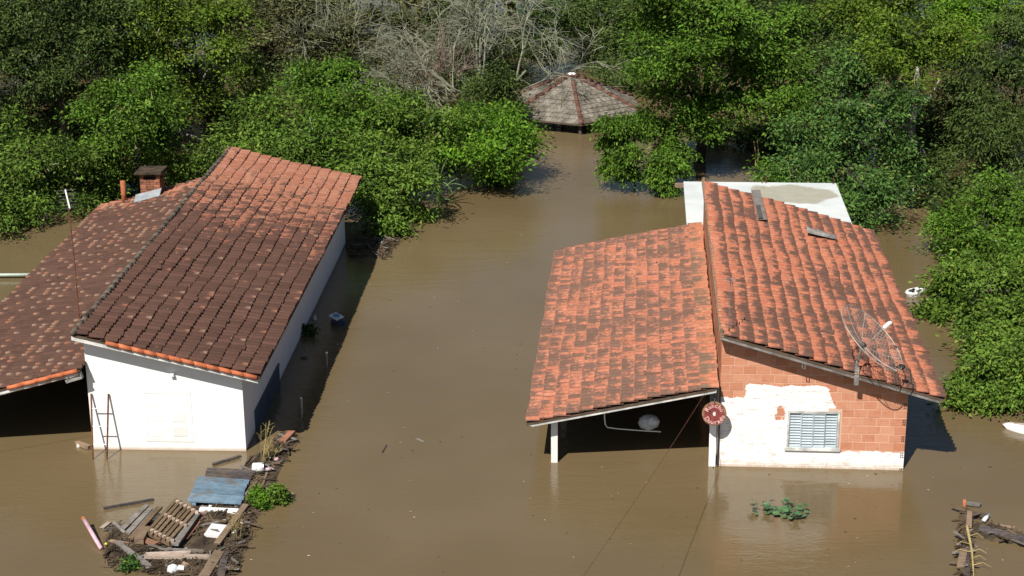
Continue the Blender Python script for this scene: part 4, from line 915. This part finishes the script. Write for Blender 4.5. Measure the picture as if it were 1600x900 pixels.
trunk_thing('forked_tree', at(1272, 135), [([at(1272, 135), atd(1268, 90, Yt), f0], [.30, .27, .24]), ([f0, atd(1238, 35, Yt - 1), atd(1213, 12, Yt - 1.4), atd(1185, -4, Yt - 1.5)], [.17, .14, .10, .06]), ([f0, atd(1288, 25, Yt), atd(1300, -15, Yt)], [.15, .12, .08]), ([atd(1213, 12, Yt - 1.4), atd(1240, -2, Yt - 1.2)], [.08, .05]), ([atd(1190, -2, Yt - 1.4), atd(1152, 6, Yt - 1.6)], [.06, .03]), ([atd(1238, 35, Yt - 1), atd(1222, 52, Yt - 2), atd(1205, 60, Yt - 2.6)], [.07, .05, .02]), ([atd(1288, 25, Yt), atd(1275, 5, Yt - .5), atd(1262, -12, Yt)], [.07, .05, .03])], 'bark', 'thick forked grey trunk with bare limbs at the top right of centre')
b0 = at(1432, 262)
trunk_thing('dead_tree', b0, [([b0, atd(1440, 225, 66.5), atd(1462, 212, 66.2), atd(1490, 192, 65.8)], [.13, .12, .09, .05]), ([atd(1470, 205, 66), atd(1497, 203, 65.8)], [.08, .05]), ([atd(1465, 210, 66.1), atd(1452, 192, 66.2)], [.03, .012]), ([atd(1470, 207, 66.1), atd(1458, 196, 66.2)], [.03, .01])], 'bark_pale', 'dead broken grey limb poking from dark foliage at right')
bq = at(1430, 262)
trunk_thing('pale_trunk', bq, [([bq, atd(1424, 205, 62.6), atd(1430, 150, 62.2), atd(1434, 105, 62.0)], [.17, .15, .13, .09]), ([atd(1427, 180, 62.4), atd(1455, 150, 62.2), atd(1470, 120, 62)], [.07, .05, .02])], 'bark_pale', 'upright pale trunk standing in the dark gap below the yellowish crown')
b1 = at(292, 225)
trunk_thing('dead_tree', b1, [([b1, atd(288, 214, 62.5), atd(277, 198, 62.4)], [.10, .09, .04]), ([atd(288, 210, 62.5), atd(305, 213, 62.3), atd(318, 220, 62)], [.05, .03, .015])], 'bark', 'crooked pale stump by the dark opening left of the thicket')
b2 = at(348, 190)
trunk_thing('pale_trunk', b2, [([b2, atd(345, 160, 70.0), atd(335, 138, 70), atd(323, 115, 70.2)], [.08, .07, .055, .03]), ([at(330, 175), atd(315, 160, 69.5), atd(290, 153, 69.5)], [.05, .04, .02])], 'bark', 'leaning pale bare trunk beside the dark opening on the left')

# lianas hanging behind the slab roof
for i, (xa, ya, xb, yb, Y) in enumerate(((1178, 220, 1180, 262, 62.5), (1183, 215, 1183, 262, 62.5))):
    a, b = atd(xa, ya, Y), atd(xb, yb, Y); o = empty('liana', b, 0, ['thin liana hanging over dark water, left of the pair behind the slab', 'thin liana hanging over dark water, right of the pair behind the slab'][i], 'liana')
    q = MB(); q.tube([Vector((0, 0, 0)), (a - b) * .5 + Vector((.05, 0, 0)), a - b], .014, 4); q.build('stem', M['cane'], o)

# cane plant with long blades at the waterline
o = empty('cane_plant', at(684, 322), 0, 'tall cane plant with long arching blades at the water edge', 'plant')
rngb = random.Random(4)
for k in range(17):
    a = rngb.uniform(0, 6.28); L = rngb.uniform(.9, 1.7); z0 = rngb.uniform(.1, .9); el = rngb.uniform(.5, 1.4); pts = []
    for t in range(6):
        s_ = t / 5; pts.append(Vector((cos(a) * L * s_ * cos(el), sin(a) * L * s_ * cos(el), z0 + L * s_ * sin(el) - .75 * L * s_ * s_ * (1.5 - el))))
    q = MB(); sd = Vector((-sin(a), cos(a), 0)); vs = []
    for t, p in enumerate(pts): wd = .05 * (1 - (t / 5) ** 2) + .004; vs += [p - sd * wd, p + Vector((0, 0, -.015)), p + sd * wd]
    q.add(vs, [f for t in range(5) for f in ((t * 3, t * 3 + 1, t * 3 + 4, t * 3 + 3), (t * 3 + 1, t * 3 + 2, t * 3 + 5, t * 3 + 4))]); q.build('leaf', M['cane_leaf'] if 'cane_leaf' in M else M.setdefault('cane_leaf', plain('cane_blade', (0.12, 0.20, 0.08), 0.5, 0.3)), o)
q = MB(); q.tube([(0, 0, -.3), (.03, 0, .8), (.05, 0, 1.5)], [.03, .025, .012], 6); q.build('stem', M['cane_leaf'], o)

# ------------------------------------------------------------------ floating debris beside the white house
def poly_boards(name, corners, n, mat, label, cat, z=.12, th=.035, gap=.12, along='01', battens=None, jitter=.03, part='plank'):
    """corners: four picture points on height z, boards run from side 0-3 to side 1-2"""
    P = [at(x, y, z) for x, y in corners]; c = sum(P, Vector()) / 4; o = empty(name, (c.x, c.y, 0), 0, label, cat); P = [p - Vector((c.x, c.y, 0)) for p in P]
    for k in range(n):
        t0 = (k + gap / 2) / n; t1 = (k + 1 - gap / 2) / n; dz = random.uniform(-.012, .012)
        a0 = P[0].lerp(P[3], t0); a1 = P[0].lerp(P[3], t1); b0 = P[1].lerp(P[2], t0); b1 = P[1].lerp(P[2], t1)
        d = (b0 - a0).normalized(); j0, j1 = random.uniform(-jitter, jitter), random.uniform(-jitter, jitter)
        a0 = a0 + d * j0; a1 = a1 + d * j0; b0 = b0 + d * j1; b1 = b1 + d * j1; u = Vector((0, 0, 1))
        q = MB(); q.hexa([p + u * (dz - th) for p in (a0, b0, b1, a1)] + [p + u * dz for p in (a0, b0, b1, a1)]); q.build(part, M[mat], o)
    for t in (battens or ()):
        a = P[0].lerp(P[1], t); b = P[3].lerp(P[2], t); q = MB(); q.beam(a - Vector((0, 0, th + .035)), b - Vector((0, 0, th + .035)), .09, .06); q.build('batten', M[mat], o)
    return o
def board(name, a, b, wd, th, mat, label, cat='plank', z=.08, za=None, zb=None):
    pa = at(*a, za if za is not None else z); pb = at(*b, zb if zb is not None else z); c = (pa + pb) / 2; o = empty(name, (c.x, c.y, 0), 0, label, cat); c = Vector((c.x, c.y, 0))
    q = MB(); q.beam(pa - c, pb - c, wd, th, jag=.03); q.build('board', M[mat], o); return o
pl = poly_boards('pallet', [(227, 829), (273, 777), (309, 797), (265, 848)], 6, 'wood_brown', 'brown slatted wooden pallet in the middle of the debris heap', 'pallet', z=.26, th=.04, gap=.34, battens=(.04, .5, .93))
P = [at(x, y, .28) for x, y in ((227, 829), (273, 777), (309, 797), (265, 848))]
for k in range(6):
    for t in (.97, .56, .10):
        a = P[0].lerp(P[3], (k + .95) / 6); b = P[1].lerp(P[2], (k + .95) / 6); p_ = a.lerp(b, t) - pl.location
        q = MB(); q.box(p_.x - .035, p_.y - .03, p_.z - .06, p_.x + .035, p_.y + .03, p_.z - .005); q.build('block', M['wood_pale'], pl)
poly_boards('broken_pallet', [(188, 822), (226, 788), (247, 796), (212, 840)], 3, 'wood_grey', 'broken grey-brown boards leaning left of the brown pallet', 'boards', z=.16, gap=.22, battens=(.2,))
board('plank', (204, 842), (250, 792), .13, .04, 'wood_brown', 'dark brown plank between the broken boards and the pallet', z=.2)
board('plank', (273, 852), (309, 801), .15, .04, 'wood_grey', 'slate grey plank along the right side of the brown pallet', z=.2)
board('plank', (290, 842), (322, 800), .10, .04, 'wood_red', 'thin reddish brown plank right of the slate grey plank', z=.1)
board('plank', (217, 846), (228, 826), .20, .12, 'wood_tan', 'short thick tan block at the foot of the brown pallet', 'wood block', z=.2)
board('plank', (224, 843), (245, 850), .14, .05, 'wood_red', 'short reddish board at the lower end of the brown pallet', z=.16)
board('plank', (238, 838), (268, 849), .10, .05, 'wood_grey', 'grey cross board at the lower end of the brown pallet', z=.1)
poly_boards('blue_panel', [(294, 783), (378, 787), (389, 750), (309, 744)], 6, 'blue_paint', 'flaking blue painted board panel floating by the white house', 'board panel', z=.16, gap=.07, battens=(.1, .9))
poly_boards('dark_panel', [(318, 745), (392, 750), (398, 733), (323, 730)], 3, 'wood_dark', 'wet dark board panel behind the blue panel', 'board panel', z=.14, gap=.1)
board('plank', (311, 796), (374, 799), .13, .07, 'white_plastic', 'white board at the near edge of the blue panel', z=.10)
o = poly_boards('foam_sheet', [(319, 834), (346, 837), (359, 820), (331, 817)], 1, 'white_plastic', 'square white foam sheet lying right of the brown pallet', 'foam sheet', z=.13, th=.06, gap=0, part='sheet')
board('plank', (339, 850), (384, 789), .14, .05, 'wood_tan', 'long tan plank right of the white foam sheet', z=.15)
board('plank', (226, 869), (327, 870), .11, .07, 'wood_pale', 'long whitish plank below the brown pallet', z=.13)
board('plank', (226, 866), (298, 863), .08, .05, 'wood_pale', 'pale split plank just above the long whitish plank', z=.16)
board('plank', (250, 859), (318, 861), .08, .05, 'wood_grey', 'grey pole above the pale split plank', z=.12)
board('pole', (183, 848), (233, 885), .10, .08, 'wood_grey', 'weathered grey pole slanting at the lower left of the heap', 'pole', z=.10)
board('plank', (172, 846), (203, 851), .10, .06, 'wood_tan', 'short tan branch at the left end of the heap', 'branch', z=.10)
board('plank', (159, 826), (172, 816), .10, .05, 'wood_pale', 'short pale chip of board left of the broken boards', z=.12)
board('plank', (177, 816), (195, 832), .05, .04, 'fascia_grey', 'thin grey strip left of the broken boards', z=.12)
board('plank', (318, 902), (343, 862), .22, .05, 'wood_tan', 'wide tan board at the bottom of the heap', z=.12)
board('plank', (345, 905), (352, 862), .14, .05, 'wood_dark', 'dark board beside the wide tan board', z=.10)
o = empty('pink_pipe', at(145, 833, 0), 0, 'thin pink pipe sticking up at the left of the heap', 'pipe'); q = MB(); a = at(131, 811, .25) - o.location; b = at(158, 857, .04) - o.location; q.tube([a, b], .045, 8); q.build('tube', M['pink'], o, True)
q = MB(); q.tube([a - (b - a) * .03, a + (b - a) * .04], .05, 8); q.build('end_cap', M['rust_pipe'], o)
o = empty('yellow_lid', at(168, 854), 0, 'small yellow plastic lid left of the heap', 'lid'); q = MB(); q.tube([(0, 0, .02), (0, 0, .07)], [.075, .06], 10); q.blob((0, 0, .07), (.06, .06, .025), 10, 5); q.build('cap', M['yellow'], o, True)
board('plank', (161, 794), (240, 780), .06, .04, 'wood_dark', 'thin dark stick floating above the broken boards', 'stick', z=.04)
board('plank', (333, 725), (376, 712), .07, .04, 'wood_dark', 'thin dark stick floating near the corner of the white wall', 'stick', z=.04)
board('plank', (441, 691), (456, 675), .16, .07, 'wood_red', 'short brick red board at the far tip of the debris line', z=.12)
board('log', (120, 692), (140, 699), .10, .09, 'wood_tan', 'short pale log floating left of the ladder', 'log', z=.06)
o = empty('foam_cup', at(122, 698), 0, 'small white foam cup floating under the short pale log', 'cup'); q = MB(); q.tube([(0, 0, -.03), (.03, 0, .06)], [.04, .055], 10); q.build('cup', M['white_plastic'], o)
o = empty('bucket', at(405, 740), 0, 'white plastic bucket lying right of the dark panel', 'bucket'); q = MB(); q.tube([(-.14, 0, .16), (.10, -.02, .15)], [.10, .13], 12); q.build('body', M['white_plastic'], o, True)
q = MB(); q.tube([(.095, -.02, .15), (.13, -.02, .15)], [.138, .138], 12, cap=False); q.build('rim', M['grey_metal'], o); q = MB(); q.tube([(.12, -.13, .15), (.22, -.12, .12), (.22, .1, .12), (.12, .11, .15)], .008, 5); q.build('handle', M['grey_metal'], o)
o = empty('pink_bottle', at(418, 741), 0, 'pink plastic bottle lying beside the white bucket', 'bottle'); q = MB(); q.tube([(-.1, 0, .12), (.07, .02, .12), (.11, .02, .12), (.15, .02, .12)], [.04, .04, .018, .018], 9); q.build('body', M['pink'], o, True)
o = empty('plastic_jug', at(275, 896), 0, 'crumpled white and blue plastic jug at the bottom of the heap', 'jug'); q = MB(); q.blob((-.05, 0, .1), (.13, .1, .1), 10, 7, .12); q.build('body', M['sack'], o, True); q = MB(); q.tube([(.05, 0, .12), (.16, .02, .1)], [.07, .06], 9); q.build('neck', M['white_plastic'], o)
o = empty('cardboard_flap', at(287, 893), 0, 'brown cardboard flap beside the white and blue jug', 'cardboard'); q = MB(); q.hexa([(-.13, -.1, .05), (.12, -.12, .05), (.16, .1, .06), (-.02, .16, .14), (-.13, -.1, .065), (.12, -.12, .065), (.16, .1, .075), (-.02, .16, .155)]); q.build('sheet', M['wood_tan'], o)
for (x, y, nm, lb_, mt) in ((263, 873, 'plastic_scrap', 'small blue-white plastic scrap by the long whitish plank', 'sack'), (301, 790, 'foam_scrap', 'small white foam scrap between pallet and blue panel', 'white_plastic'), (377, 824, 'foam_scrap', 'small beige foam scrap right of the long tan plank', 'wood_pale'), (432, 723, 'foam_scrap', 'small pinkish foam scrap above the white bucket', 'pink'), (367, 838, 'foam_ball', 'small round white cap on the dry stalks', 'white_plastic'), (329, 798, 'foam_scrap', 'white foam scrap under the board of the blue panel', 'white_plastic')):
    o = empty(nm, at(x, y), random.uniform(0, 3), lb_, 'litter'); q = MB(); q.blob((0, 0, .09), (.06, .045, .04), 7, 5, .25); q.build('piece', M[mt], o)

# the mat of mud, twigs and leaves the heap sits in
def mat_stuff(name, polys, n, label, seed, twig=.5):
    rng = random.Random(seed); q = MB()
    for (x0, y0, x1, y1, wd, wgt) in polys:
        for k in range(int(n * wgt)):
            t = rng.random(); s_ = rng.gauss(0, .42); s_ = max(-1.1, min(1.1, s_)); dx, dy = x1 - x0, y1 - y0; L = sqrt(dx * dx + dy * dy)
            px, py = x0 + dx * t - dy / L * wd * s_, y0 + dy * t + dx / L * wd * s_
            p = at(px, py, .0); hgt = max(.004, .11 * (1 - abs(s_)) * rng.random())
            a = rng.uniform(0, 6.28); c_, s2 = cos(a), sin(a)
            if rng.random() < twig:
                l = rng.uniform(.03, .17); wd_ = rng.uniform(.005, .014); zz = hgt + rng.uniform(-.02, .05)
                q.add([(p.x - c_ * l - s2 * wd_, p.y - s2 * l + c_ * wd_, hgt), (p.x - c_ * l + s2 * wd_, p.y - s2 * l - c_ * wd_, hgt), (p.x + c_ * l + s2 * wd_, p.y + s2 * l - c_ * wd_, zz + .02), (p.x + c_ * l - s2 * wd_, p.y + s2 * l + c_ * wd_, zz + .02)], [(0, 1, 2, 3)], 0)
            else:
                l = rng.uniform(.03, .09); u = rng.uniform(.3, .9)
                q.add([(p.x - c_ * l, p.y - s2 * l, hgt), (p.x + s2 * l * u, p.y - c_ * l * u, hgt + .015), (p.x + c_ * l, p.y + s2 * l, hgt + rng.uniform(0, .04)), (p.x - s2 * l * u, p.y + c_ * l * u, hgt + .01)], [(0, 1, 2, 3)], 1)
    for k in range(int(n / 75)):
        x0, y0, x1, y1, wd, _ = rng.choice(polys); t = rng.random(); s_ = rng.uniform(-.6, .6); dx, dy = x1 - x0, y1 - y0; L = sqrt(dx * dx + dy * dy)
        p = at(x0 + dx * t - dy / L * wd * s_, y0 + dy * t + dx / L * wd * s_, .09); a = rng.uniform(0, 6.28); l = rng.uniform(.12, .4); v = Vector((cos(a) * l, sin(a) * l, rng.uniform(-.05, .1)))
        q.beam(p - v, p + v, rng.uniform(.02, .06), rng.uniform(.015, .03), rng.choice((0, 1, 2)))
    return tag(q.build(name, [M['litter'], M['mud'], M['wood_grey']]), label, 'debris', kind='stuff')
def mud_bed(name, pts, label, seed):
    """low wet mound with a broken rim, from picture points on the water"""
    rng = random.Random(seed); P = [at(x, y) for x, y in pts]; c = sum(P, Vector()) / len(P); ring = []
    for i in range(len(P)):
        a, b = P[i], P[(i + 1) % len(P)]
        for t in range(5): ring.append(a.lerp(b, t / 5) + Vector((rng.uniform(-.08, .08), rng.uniform(-.12, .12), 0)))
    q = MB(); n = len(ring); vs = []; K = 6
    for k in range(K):
        f = 1 - k / K
        for p in ring: vs.append(c + (p - c) * f + Vector((rng.uniform(-.03, .03), rng.uniform(-.05, .05), -.02 if k == 0 else .02 + .02 * k ** .5 + rng.uniform(-.03, .045))))
    vs.append(c + Vector((0, 0, .07))); fs = [(k * n + i, k * n + (i + 1) % n, (k + 1) * n + (i + 1) % n, (k + 1) * n + i) for k in range(K - 1) for i in range(n)] + [((K - 1) * n + i, (K - 1) * n + (i + 1) % n, K * n) for i in range(n)]
    q.add(vs, fs); return tag(q.build(name, M['mud']), label, 'debris', kind='stuff')
mud_bed('debris_mound', [(182, 862), (232, 850), (300, 800), (345, 792), (385, 770), (398, 720), (392, 706), (425, 700), (452, 676), (463, 680), (444, 730), (400, 800), (372, 850), (350, 905), (262, 905), (205, 880)], 'brown mound of wet leaf mush under the floating boards', 3)
mat_stuff('debris_litter', [(170, 850, 345, 895, 34, .38), (455, 682, 400, 740, 13, .16), (405, 740, 345, 900, 20, .30), (240, 845, 350, 800, 26, .16)], 13500, 'twigs and dead leaves floating round the boards', 5)
mat_stuff('bank_litter', [(545, 395, 640, 345, 22, .6), (590, 400, 612, 370, 14, .4)], 2200, 'dark twigs and litter along the bank by the white house far corner', 6)
def little_plant(name, base, lobes, leaf, mat, label, seed, dens, cat='plant', aspect=.5):
    rng = np.random.default_rng(seed); V, Fc, cl = foliage(lobes, rng, leaf, dens, spread=.045, aspect=aspect, core=False); o = empty(name, base, 0, label, cat)
    link('foliage', np_mesh('foliage', V, Fc, LM[mat], {'clump': cl}), o); q = MB()
    for c, r in lobes: q.tube([(c[0] * .3, c[1] * .3, -.1), tuple(np.array(c))], [.012, .006], 5)
    q.build('stem', M['cane'], o); return o
little_plant('leafy_weed', at(405, 790), [((0, 0, .2), (.11, .11, .14)), ((-.05, .04, .1), (.09, .09, .09)), ((.06, -.03, .08), (.08, .08, .07))], .075, 'bright', 'bright green leafy weed growing right of the blue panel', 1, 9)
little_plant('leafy_weed', at(434, 784), [((0, 0, .12), (.1, .1, .1))], .08, 'mid', 'tiny green weed in open water right of the leafy weed', 2, 60)
little_plant('leafy_weed', at(205, 886), [((0, 0, .05), (.12, .08, .04)), ((.1, .05, .04), (.07, .06, .03))], .09, 'blue', 'flat green water weed at the lower left of the heap', 3, 14)
def dry_stalks(base, label, n, h, seed, group=None):
    o = empty('dry_weed', base, 0, label, 'plant', group); rng = random.Random(seed)
    for k in range(n):
        a = rng.uniform(0, 6.28); l = rng.uniform(.05, .3); q = MB(); t = Vector((cos(a) * l, sin(a) * l, h * rng.uniform(.6, 1.0))); b_ = Vector((rng.uniform(-.1, .1), rng.uniform(-.1, .1), 0)); m_ = b_.lerp(t, .5) + Vector((0, 0, .05)); q.tube([b_, m_, t], [.009, .007, .004], 4)
        for j in range(5):
            p_ = m_.lerp(t, j / 5); e_ = p_ + Vector((rng.uniform(-.12, .12), rng.uniform(-.08, .08), rng.uniform(.02, .1))); q.tube([p_, e_], [.004, .002], 3)
        q.build('stalk', M['cane'], o)
dry_stalks(at(412, 728), 'tall dry branching weed between the dark panel and the wall corner', 6, 1.15, 1)
dry_stalks(at(425, 720), 'brown dry grass tuft behind the white bucket', 14, .5, 2)
dry_stalks(at(368, 845), 'dry yellow stalks beside the long tan plank', 8, .75, 3)

# shaded water beside the white house
o = empty('drum', at(529, 506), radians(20), 'dark blue drum with a square pale lid and blue disc in the shade', 'drum')
q = MB(); q.tube([(0, 0, -.3), (0, 0, .12)], [.22, .22], 14); q.build('body', M['navy'], o, True); R45 = Matrix.Rotation(radians(35), 4, 'Z') @ Matrix.Translation((0.05, .12, .16)) @ Matrix.Rotation(radians(14), 4, 'X')
q = MB(); q.box(-.15, -.15, 0, .15, .15, .05); q.build('lid', M['white_plastic'], o, mat4=R45); q = MB(); q.tube([(0, 0, .051), (0, 0, .065)], [.10, .10], 18); q.build('disc', M['cyan_blue'], o, mat4=R45)
for (x, y, h, lb_) in ((472, 652, .5, 'thin pale stake standing in shaded water nearest the wall corner'), (511, 573, .38, 'thin pale stake standing in shaded water before the blue drum')):
    o = empty('stake', at(x, y), 0, lb_, 'stake'); q = MB(); q.tube([(0, 0, -.3), (0, 0, h)], [.028, .028], 7); q.build('post', M['grey_metal'], o); q = MB(); q.blob((0, 0, h + .01), (.032, .032, .025), 7, 5); q.build('knob', M['white_plastic'], o)
board('plank', (470, 558), (480, 558), .08, .04, 'wood_grey', 'short grey board floating in the shade beside the long wall', z=.03)
little_plant('leafy_weed', at(484, 521), [((0, 0, .1), (.2, .15, .08))], .1, 'blue', 'dark green weed against the shaded long wall', 7, 12)
o = empty('bottle', at(492, 500), 0, 'small pale bottle against the shaded long wall', 'bottle'); q = MB(); q.tube([(0, 0, -.05), (0, 0, .1), (0, 0, .13), (0, 0, .17)], [.05, .05, .02, .02], 9); q.build('body', M['sack'], o, True)
for (x, y, s_, lb_) in ((602, 302 + 30, 1.4, 'white foam lump on the dark bank beneath the lowest shrub'), (597, 383, .8, 'small white litter piece at the dark bank end'), (612, 376, .6, 'tiny white litter piece nearest the open water by the bank')):
    o = empty('foam_lump', at(x, y), .3, lb_, 'litter'); q = MB(); q.blob((0, 0, .07 * s_), (.1 * s_, .08 * s_, .07 * s_), 8, 5, .2); q.build('piece', M['white_plastic'], o)

# right side water
o = empty('floating_bundle', at(1429, 461), radians(25), 'white crumpled boat-shaped plastic bundle floating right of the brick house', 'bundle')
q = MB(); N = 14; vs = []
for (s_, z, k) in ((.75, -.06, 0), (1.0, .10, 1), (.92, .15, 2), (.6, .10, 3), (.3, .13, 4)):
    for i in range(N):
        a = 2 * pi * i / N; ex = cos(a); x = .34 * s_ * ex * (1.12 if ex > 0 else .95); y = .21 * s_ * sin(a) * (1 - .45 * max(0, ex)); vs.append((x, y, z + (.035 * random.uniform(-1, 1) if k > 2 else 0) + .05 * max(0, ex)))
q.add(vs, [(k * N + i, k * N + (i + 1) % N, (k + 1) * N + (i + 1) % N, (k + 1) * N + i) for k in range(4) for i in range(N)] + [tuple(4 * N + i for i in range(N))]); q.build('hull', M['white_plastic'], o)
for (x0, y0, x1, y1) in ((-.16, .06, .06, .07), (.0, -.10, .2, -.03), (-.14, -.06, -.06, -.04)):
    q = MB(); q.beam((x0, y0, .145), (x1, y1, .15), .06, .03); q.build('fold', M['dark_metal'], o)
o = empty('floating_boat', at(1597, 674), radians(-30), 'white pointed bow of a small float at the right picture edge', 'float')
q = MB(); vs = []
for (s_, z) in ((.6, -.1), (1.0, .1), (.7, .16)):
    for i in range(12):
        a = 2 * pi * i / 12; ex = cos(a); vs.append((.5 * s_ * ex, .18 * s_ * sin(a) * (1 - .5 * max(0, -ex)), z))
q.add(vs, [(k * 12 + i, k * 12 + (i + 1) % 12, (k + 1) * 12 + (i + 1) % 12, (k + 1) * 12 + i) for k in range(2) for i in range(12)] + [tuple(24 + i for i in range(12))]); q.build('hull', M['white_plastic'], o, True)
q = MB(); q.tube([(-.3, 0, .17), (.3, 0, .17)], .02, 6); q.build('ridge', M['wood_pale'], o)
# floating leafy plant before the brick house
o = empty('floating_plant', at(1215, 800), 0, 'clump of broad green leaves floating in front of the brick house', 'plant'); rngb = random.Random(9)
lm = []
for v_ in range(4):
    q = MB(); vs = [(0, 0, 0)]; n = 9
    for i in range(n): a = 2 * pi * i / n; r_ = 1 + .25 * cos(a) ; vs.append((r_ * cos(a) * .8 , r_ * sin(a) * .62, .12 * abs(sin(a)) - .1 * max(0, cos(a)) + rngb.uniform(-.05, .05)))
    q.add(vs, [(0, 1 + i, 1 + (i + 1) % n) for i in range(n)]); lm.append(q.mesh('leaf', [LM['bright'], LM['blue'], LM['mid'], LM['bright']][v_] if False else M['seedling']))
for k in range(84):
    cx_, cy_ = rngb.choice([(-.42, .05), (-.2, -.02), (0, -.1), (.15, -.12), (.12, .12), (.42, .06), (.45, -.12), (-.32, .15), (.25, -.28)]); s_ = rngb.uniform(.05, .105)
    mt = Matrix.Translation((cx_ + rngb.gauss(0, .09), cy_ * 1.5 + rngb.gauss(0, .12), rngb.uniform(.03, .2))) @ Matrix.Rotation(rngb.uniform(0, 6.28), 4, 'Z') @ Matrix.Rotation(rngb.uniform(-.7, .5), 4, 'X') @ Matrix.Diagonal((s_, s_, s_, 1))
    link('leaf', lm[k % 4], o, mt)
for k in range(7):
    q = MB(); x = rngb.uniform(-.45, .45); q.tube([(x, 0, -.1), (x + rngb.uniform(-.1, .1), rngb.uniform(-.1, .2), .12), (x + rngb.uniform(-.2, .2), rngb.uniform(-.1, .3), .2)], .006, 4); q.build('stem', M['twig_red'], o)
# drift by the lower right corner
board('log', (1530, 828), (1610, 848), .22, .16, 'wood_dark', 'dark waterlogged log reaching in from the right edge', 'log', z=.05)
board('plank', (1508, 786), (1532, 789), .10, .05, 'wood_grey', 'short grey board farthest up the right drift line', z=.06)
board('plank', (1507, 782), (1506, 800), .06, .06, 'rust_pipe', 'thin orange stake at the top of the right drift line', 'stake', z=.06)
board('plank', (1515, 800), (1514, 822), .11, .08, 'wood_tan', 'tan upright board left of the white bottle', z=.12)
board('plank', (1517, 800), (1540, 806), .07, .08, 'wood_dark', 'dark thin board behind the white bottle', z=.12)
board('plank', (1501, 886), (1506, 858), .15, .05, 'wood_tan', 'broad tan board low on the right drift line', z=.1)
board('plank', (1512, 902), (1511, 862), .09, .06, 'wood_dark', 'dark thin board beside the broad tan board', z=.08)
board('plank', (1552, 820), (1585, 824), .06, .03, 'wood_tan', 'thin tan stick floating above the dark log', 'stick', z=.03)
o = empty('bottle', at(1540, 815), radians(55), 'white bottle floating in the corner of the right drift boards', 'bottle'); q = MB(); q.tube([(-.14, 0, .08), (.06, 0, .09), (.10, 0, .09), (.16, 0, .09)], [.045, .045, .02, .02], 9); q.build('body', M['white_plastic'], o, True)
q = MB(); q.tube([(.16, 0, .09), (.19, 0, .09)], [.024, .024], 8); q.build('cap', M['cyan_blue'], o)
o = empty('fallen_cane', at(1520, 900), 0, 'long yellow cane stem with side leaves in the right drift line', 'cane'); q = MB(); a = at(1511, 822, .14) - o.location; b = at(1522, 905, .1) - o.location; q.tube([a, a.lerp(b, .5) + Vector((.03, 0, .02)), b], [.03, .024, .012], 6); q.build('stem', M['cane'], o)
for t, dx in ((.2, .3), (.35, -.3), (.5, .32), (.62, .28), (.75, .36), (.5, -.4)):
    p_ = a.lerp(b, t); q = MB(); q.tube([p_, p_ + Vector((dx * .6, .02, .05)), p_ + Vector((dx, -.08, 0))], [.010, .008, .003], 4); q.build('leaf', M['cane'], o)
mat_stuff('drift_litter', [(1545, 828, 1612, 848, 9, .55), (1508, 800, 1508, 900, 7, .45)], 2400, 'dark twigs and mush along the right drift line', 8)
mud_bed('drift_mush', [(1512, 820), (1545, 822), (1612, 836), (1612, 856), (1560, 846), (1516, 834)], 'low dark mush around the waterlogged log', 5)
# scum flecks and leaves drifting on the channel
rngb = random.Random(21); q = MB()
for k in range(420):
    x, y = rngb.uniform(380, 1590), rngb.uniform(210, 898); p_ = at(x, y, .006); l = rngb.uniform(.012, .045); a = rngb.uniform(0, 6.28); u = rngb.uniform(.3, .8)
    q.add([(p_.x + l * cos(a), p_.y + l * sin(a), .006), (p_.x - l * u * sin(a), p_.y + l * u * cos(a), .012), (p_.x - l * cos(a), p_.y - l * sin(a), .006), (p_.x + l * u * sin(a), p_.y - l * u * cos(a), .01)], [(0, 1, 2, 3)], 0 if rngb.random() < .55 else 1)
tag(q.build('floating_flecks', [M['litter'], M['wood_pale']]), 'tiny leaves and scum flecks scattered over the open water', 'flecks', kind='stuff')
# lone bits on open water
board('plank', (597, 707), (604, 695), .03, .02, 'wood_dark', 'thin dark twig alone on open water between the houses', 'twig', z=.015)
board('plank', (651, 685), (661, 690), .05, .015, 'wood_grey', 'tiny grey leaf alone on open water right of the lone twig', 'leaf', z=.012)
o = empty('railing_pipe', at(28, 430, 0), 0, 'pale green horizontal pipe above water at the left edge', 'pipe'); q = MB(); a = at(-40, 430, .12) - o.location; b = at(62, 429, .12) - o.location; q.tube([a, b], .05, 8); q.build('tube', M['pale_green'], o, True)
for t in (.3, .95):
    p_ = a.lerp(b, t); q = MB(); q.tube([p_, p_ - Vector((0, 0, .5))], .035, 6); q.build('leg', M['pale_green'], o)
o = empty('float_line', at(1040, 209), 0, 'short line of white floats on the channel beneath the drooping branches', 'float line'); a = [at(x, y, .03) - o.location for x, y in ((1022, 207), (1043, 208), (1061, 211))]
q = MB(); q.tube(a, .012, 5); q.build('rope', M['cane'], o)
for p_ in a: q = MB(); q.blob(p_ + Vector((0, 0, .02)), (.09, .07, .06), 8, 5); q.build('float', M['white_plastic'], o)
# service wires
def wire(name, a, b, sag, label):
    o = empty(name, a, 0, label, 'wire'); a, b = Vector((0, 0, 0)), Vector(b) - Vector(a); q = MB(); q.tube([a.lerp(b, t / 14) - Vector((0, 0, sag * 4 * (t / 14) * (1 - t / 14))) for t in range(15)], .005, 4); q.build('cable', M['rust'], o)
wire('service_wire', RL(-4.5, -.3, 2.0), at(930, 892, 3.2) + Vector((-2.2, -7, 1.0)), .15, 'thin dark wire running from the brick house porch toward the viewer')
wire('service_wire', LL(-3.75, -.3, 2.0), LL(-9.5, -3.2, 1.9), .2, 'thin dark wire running left from the white house porch corner')
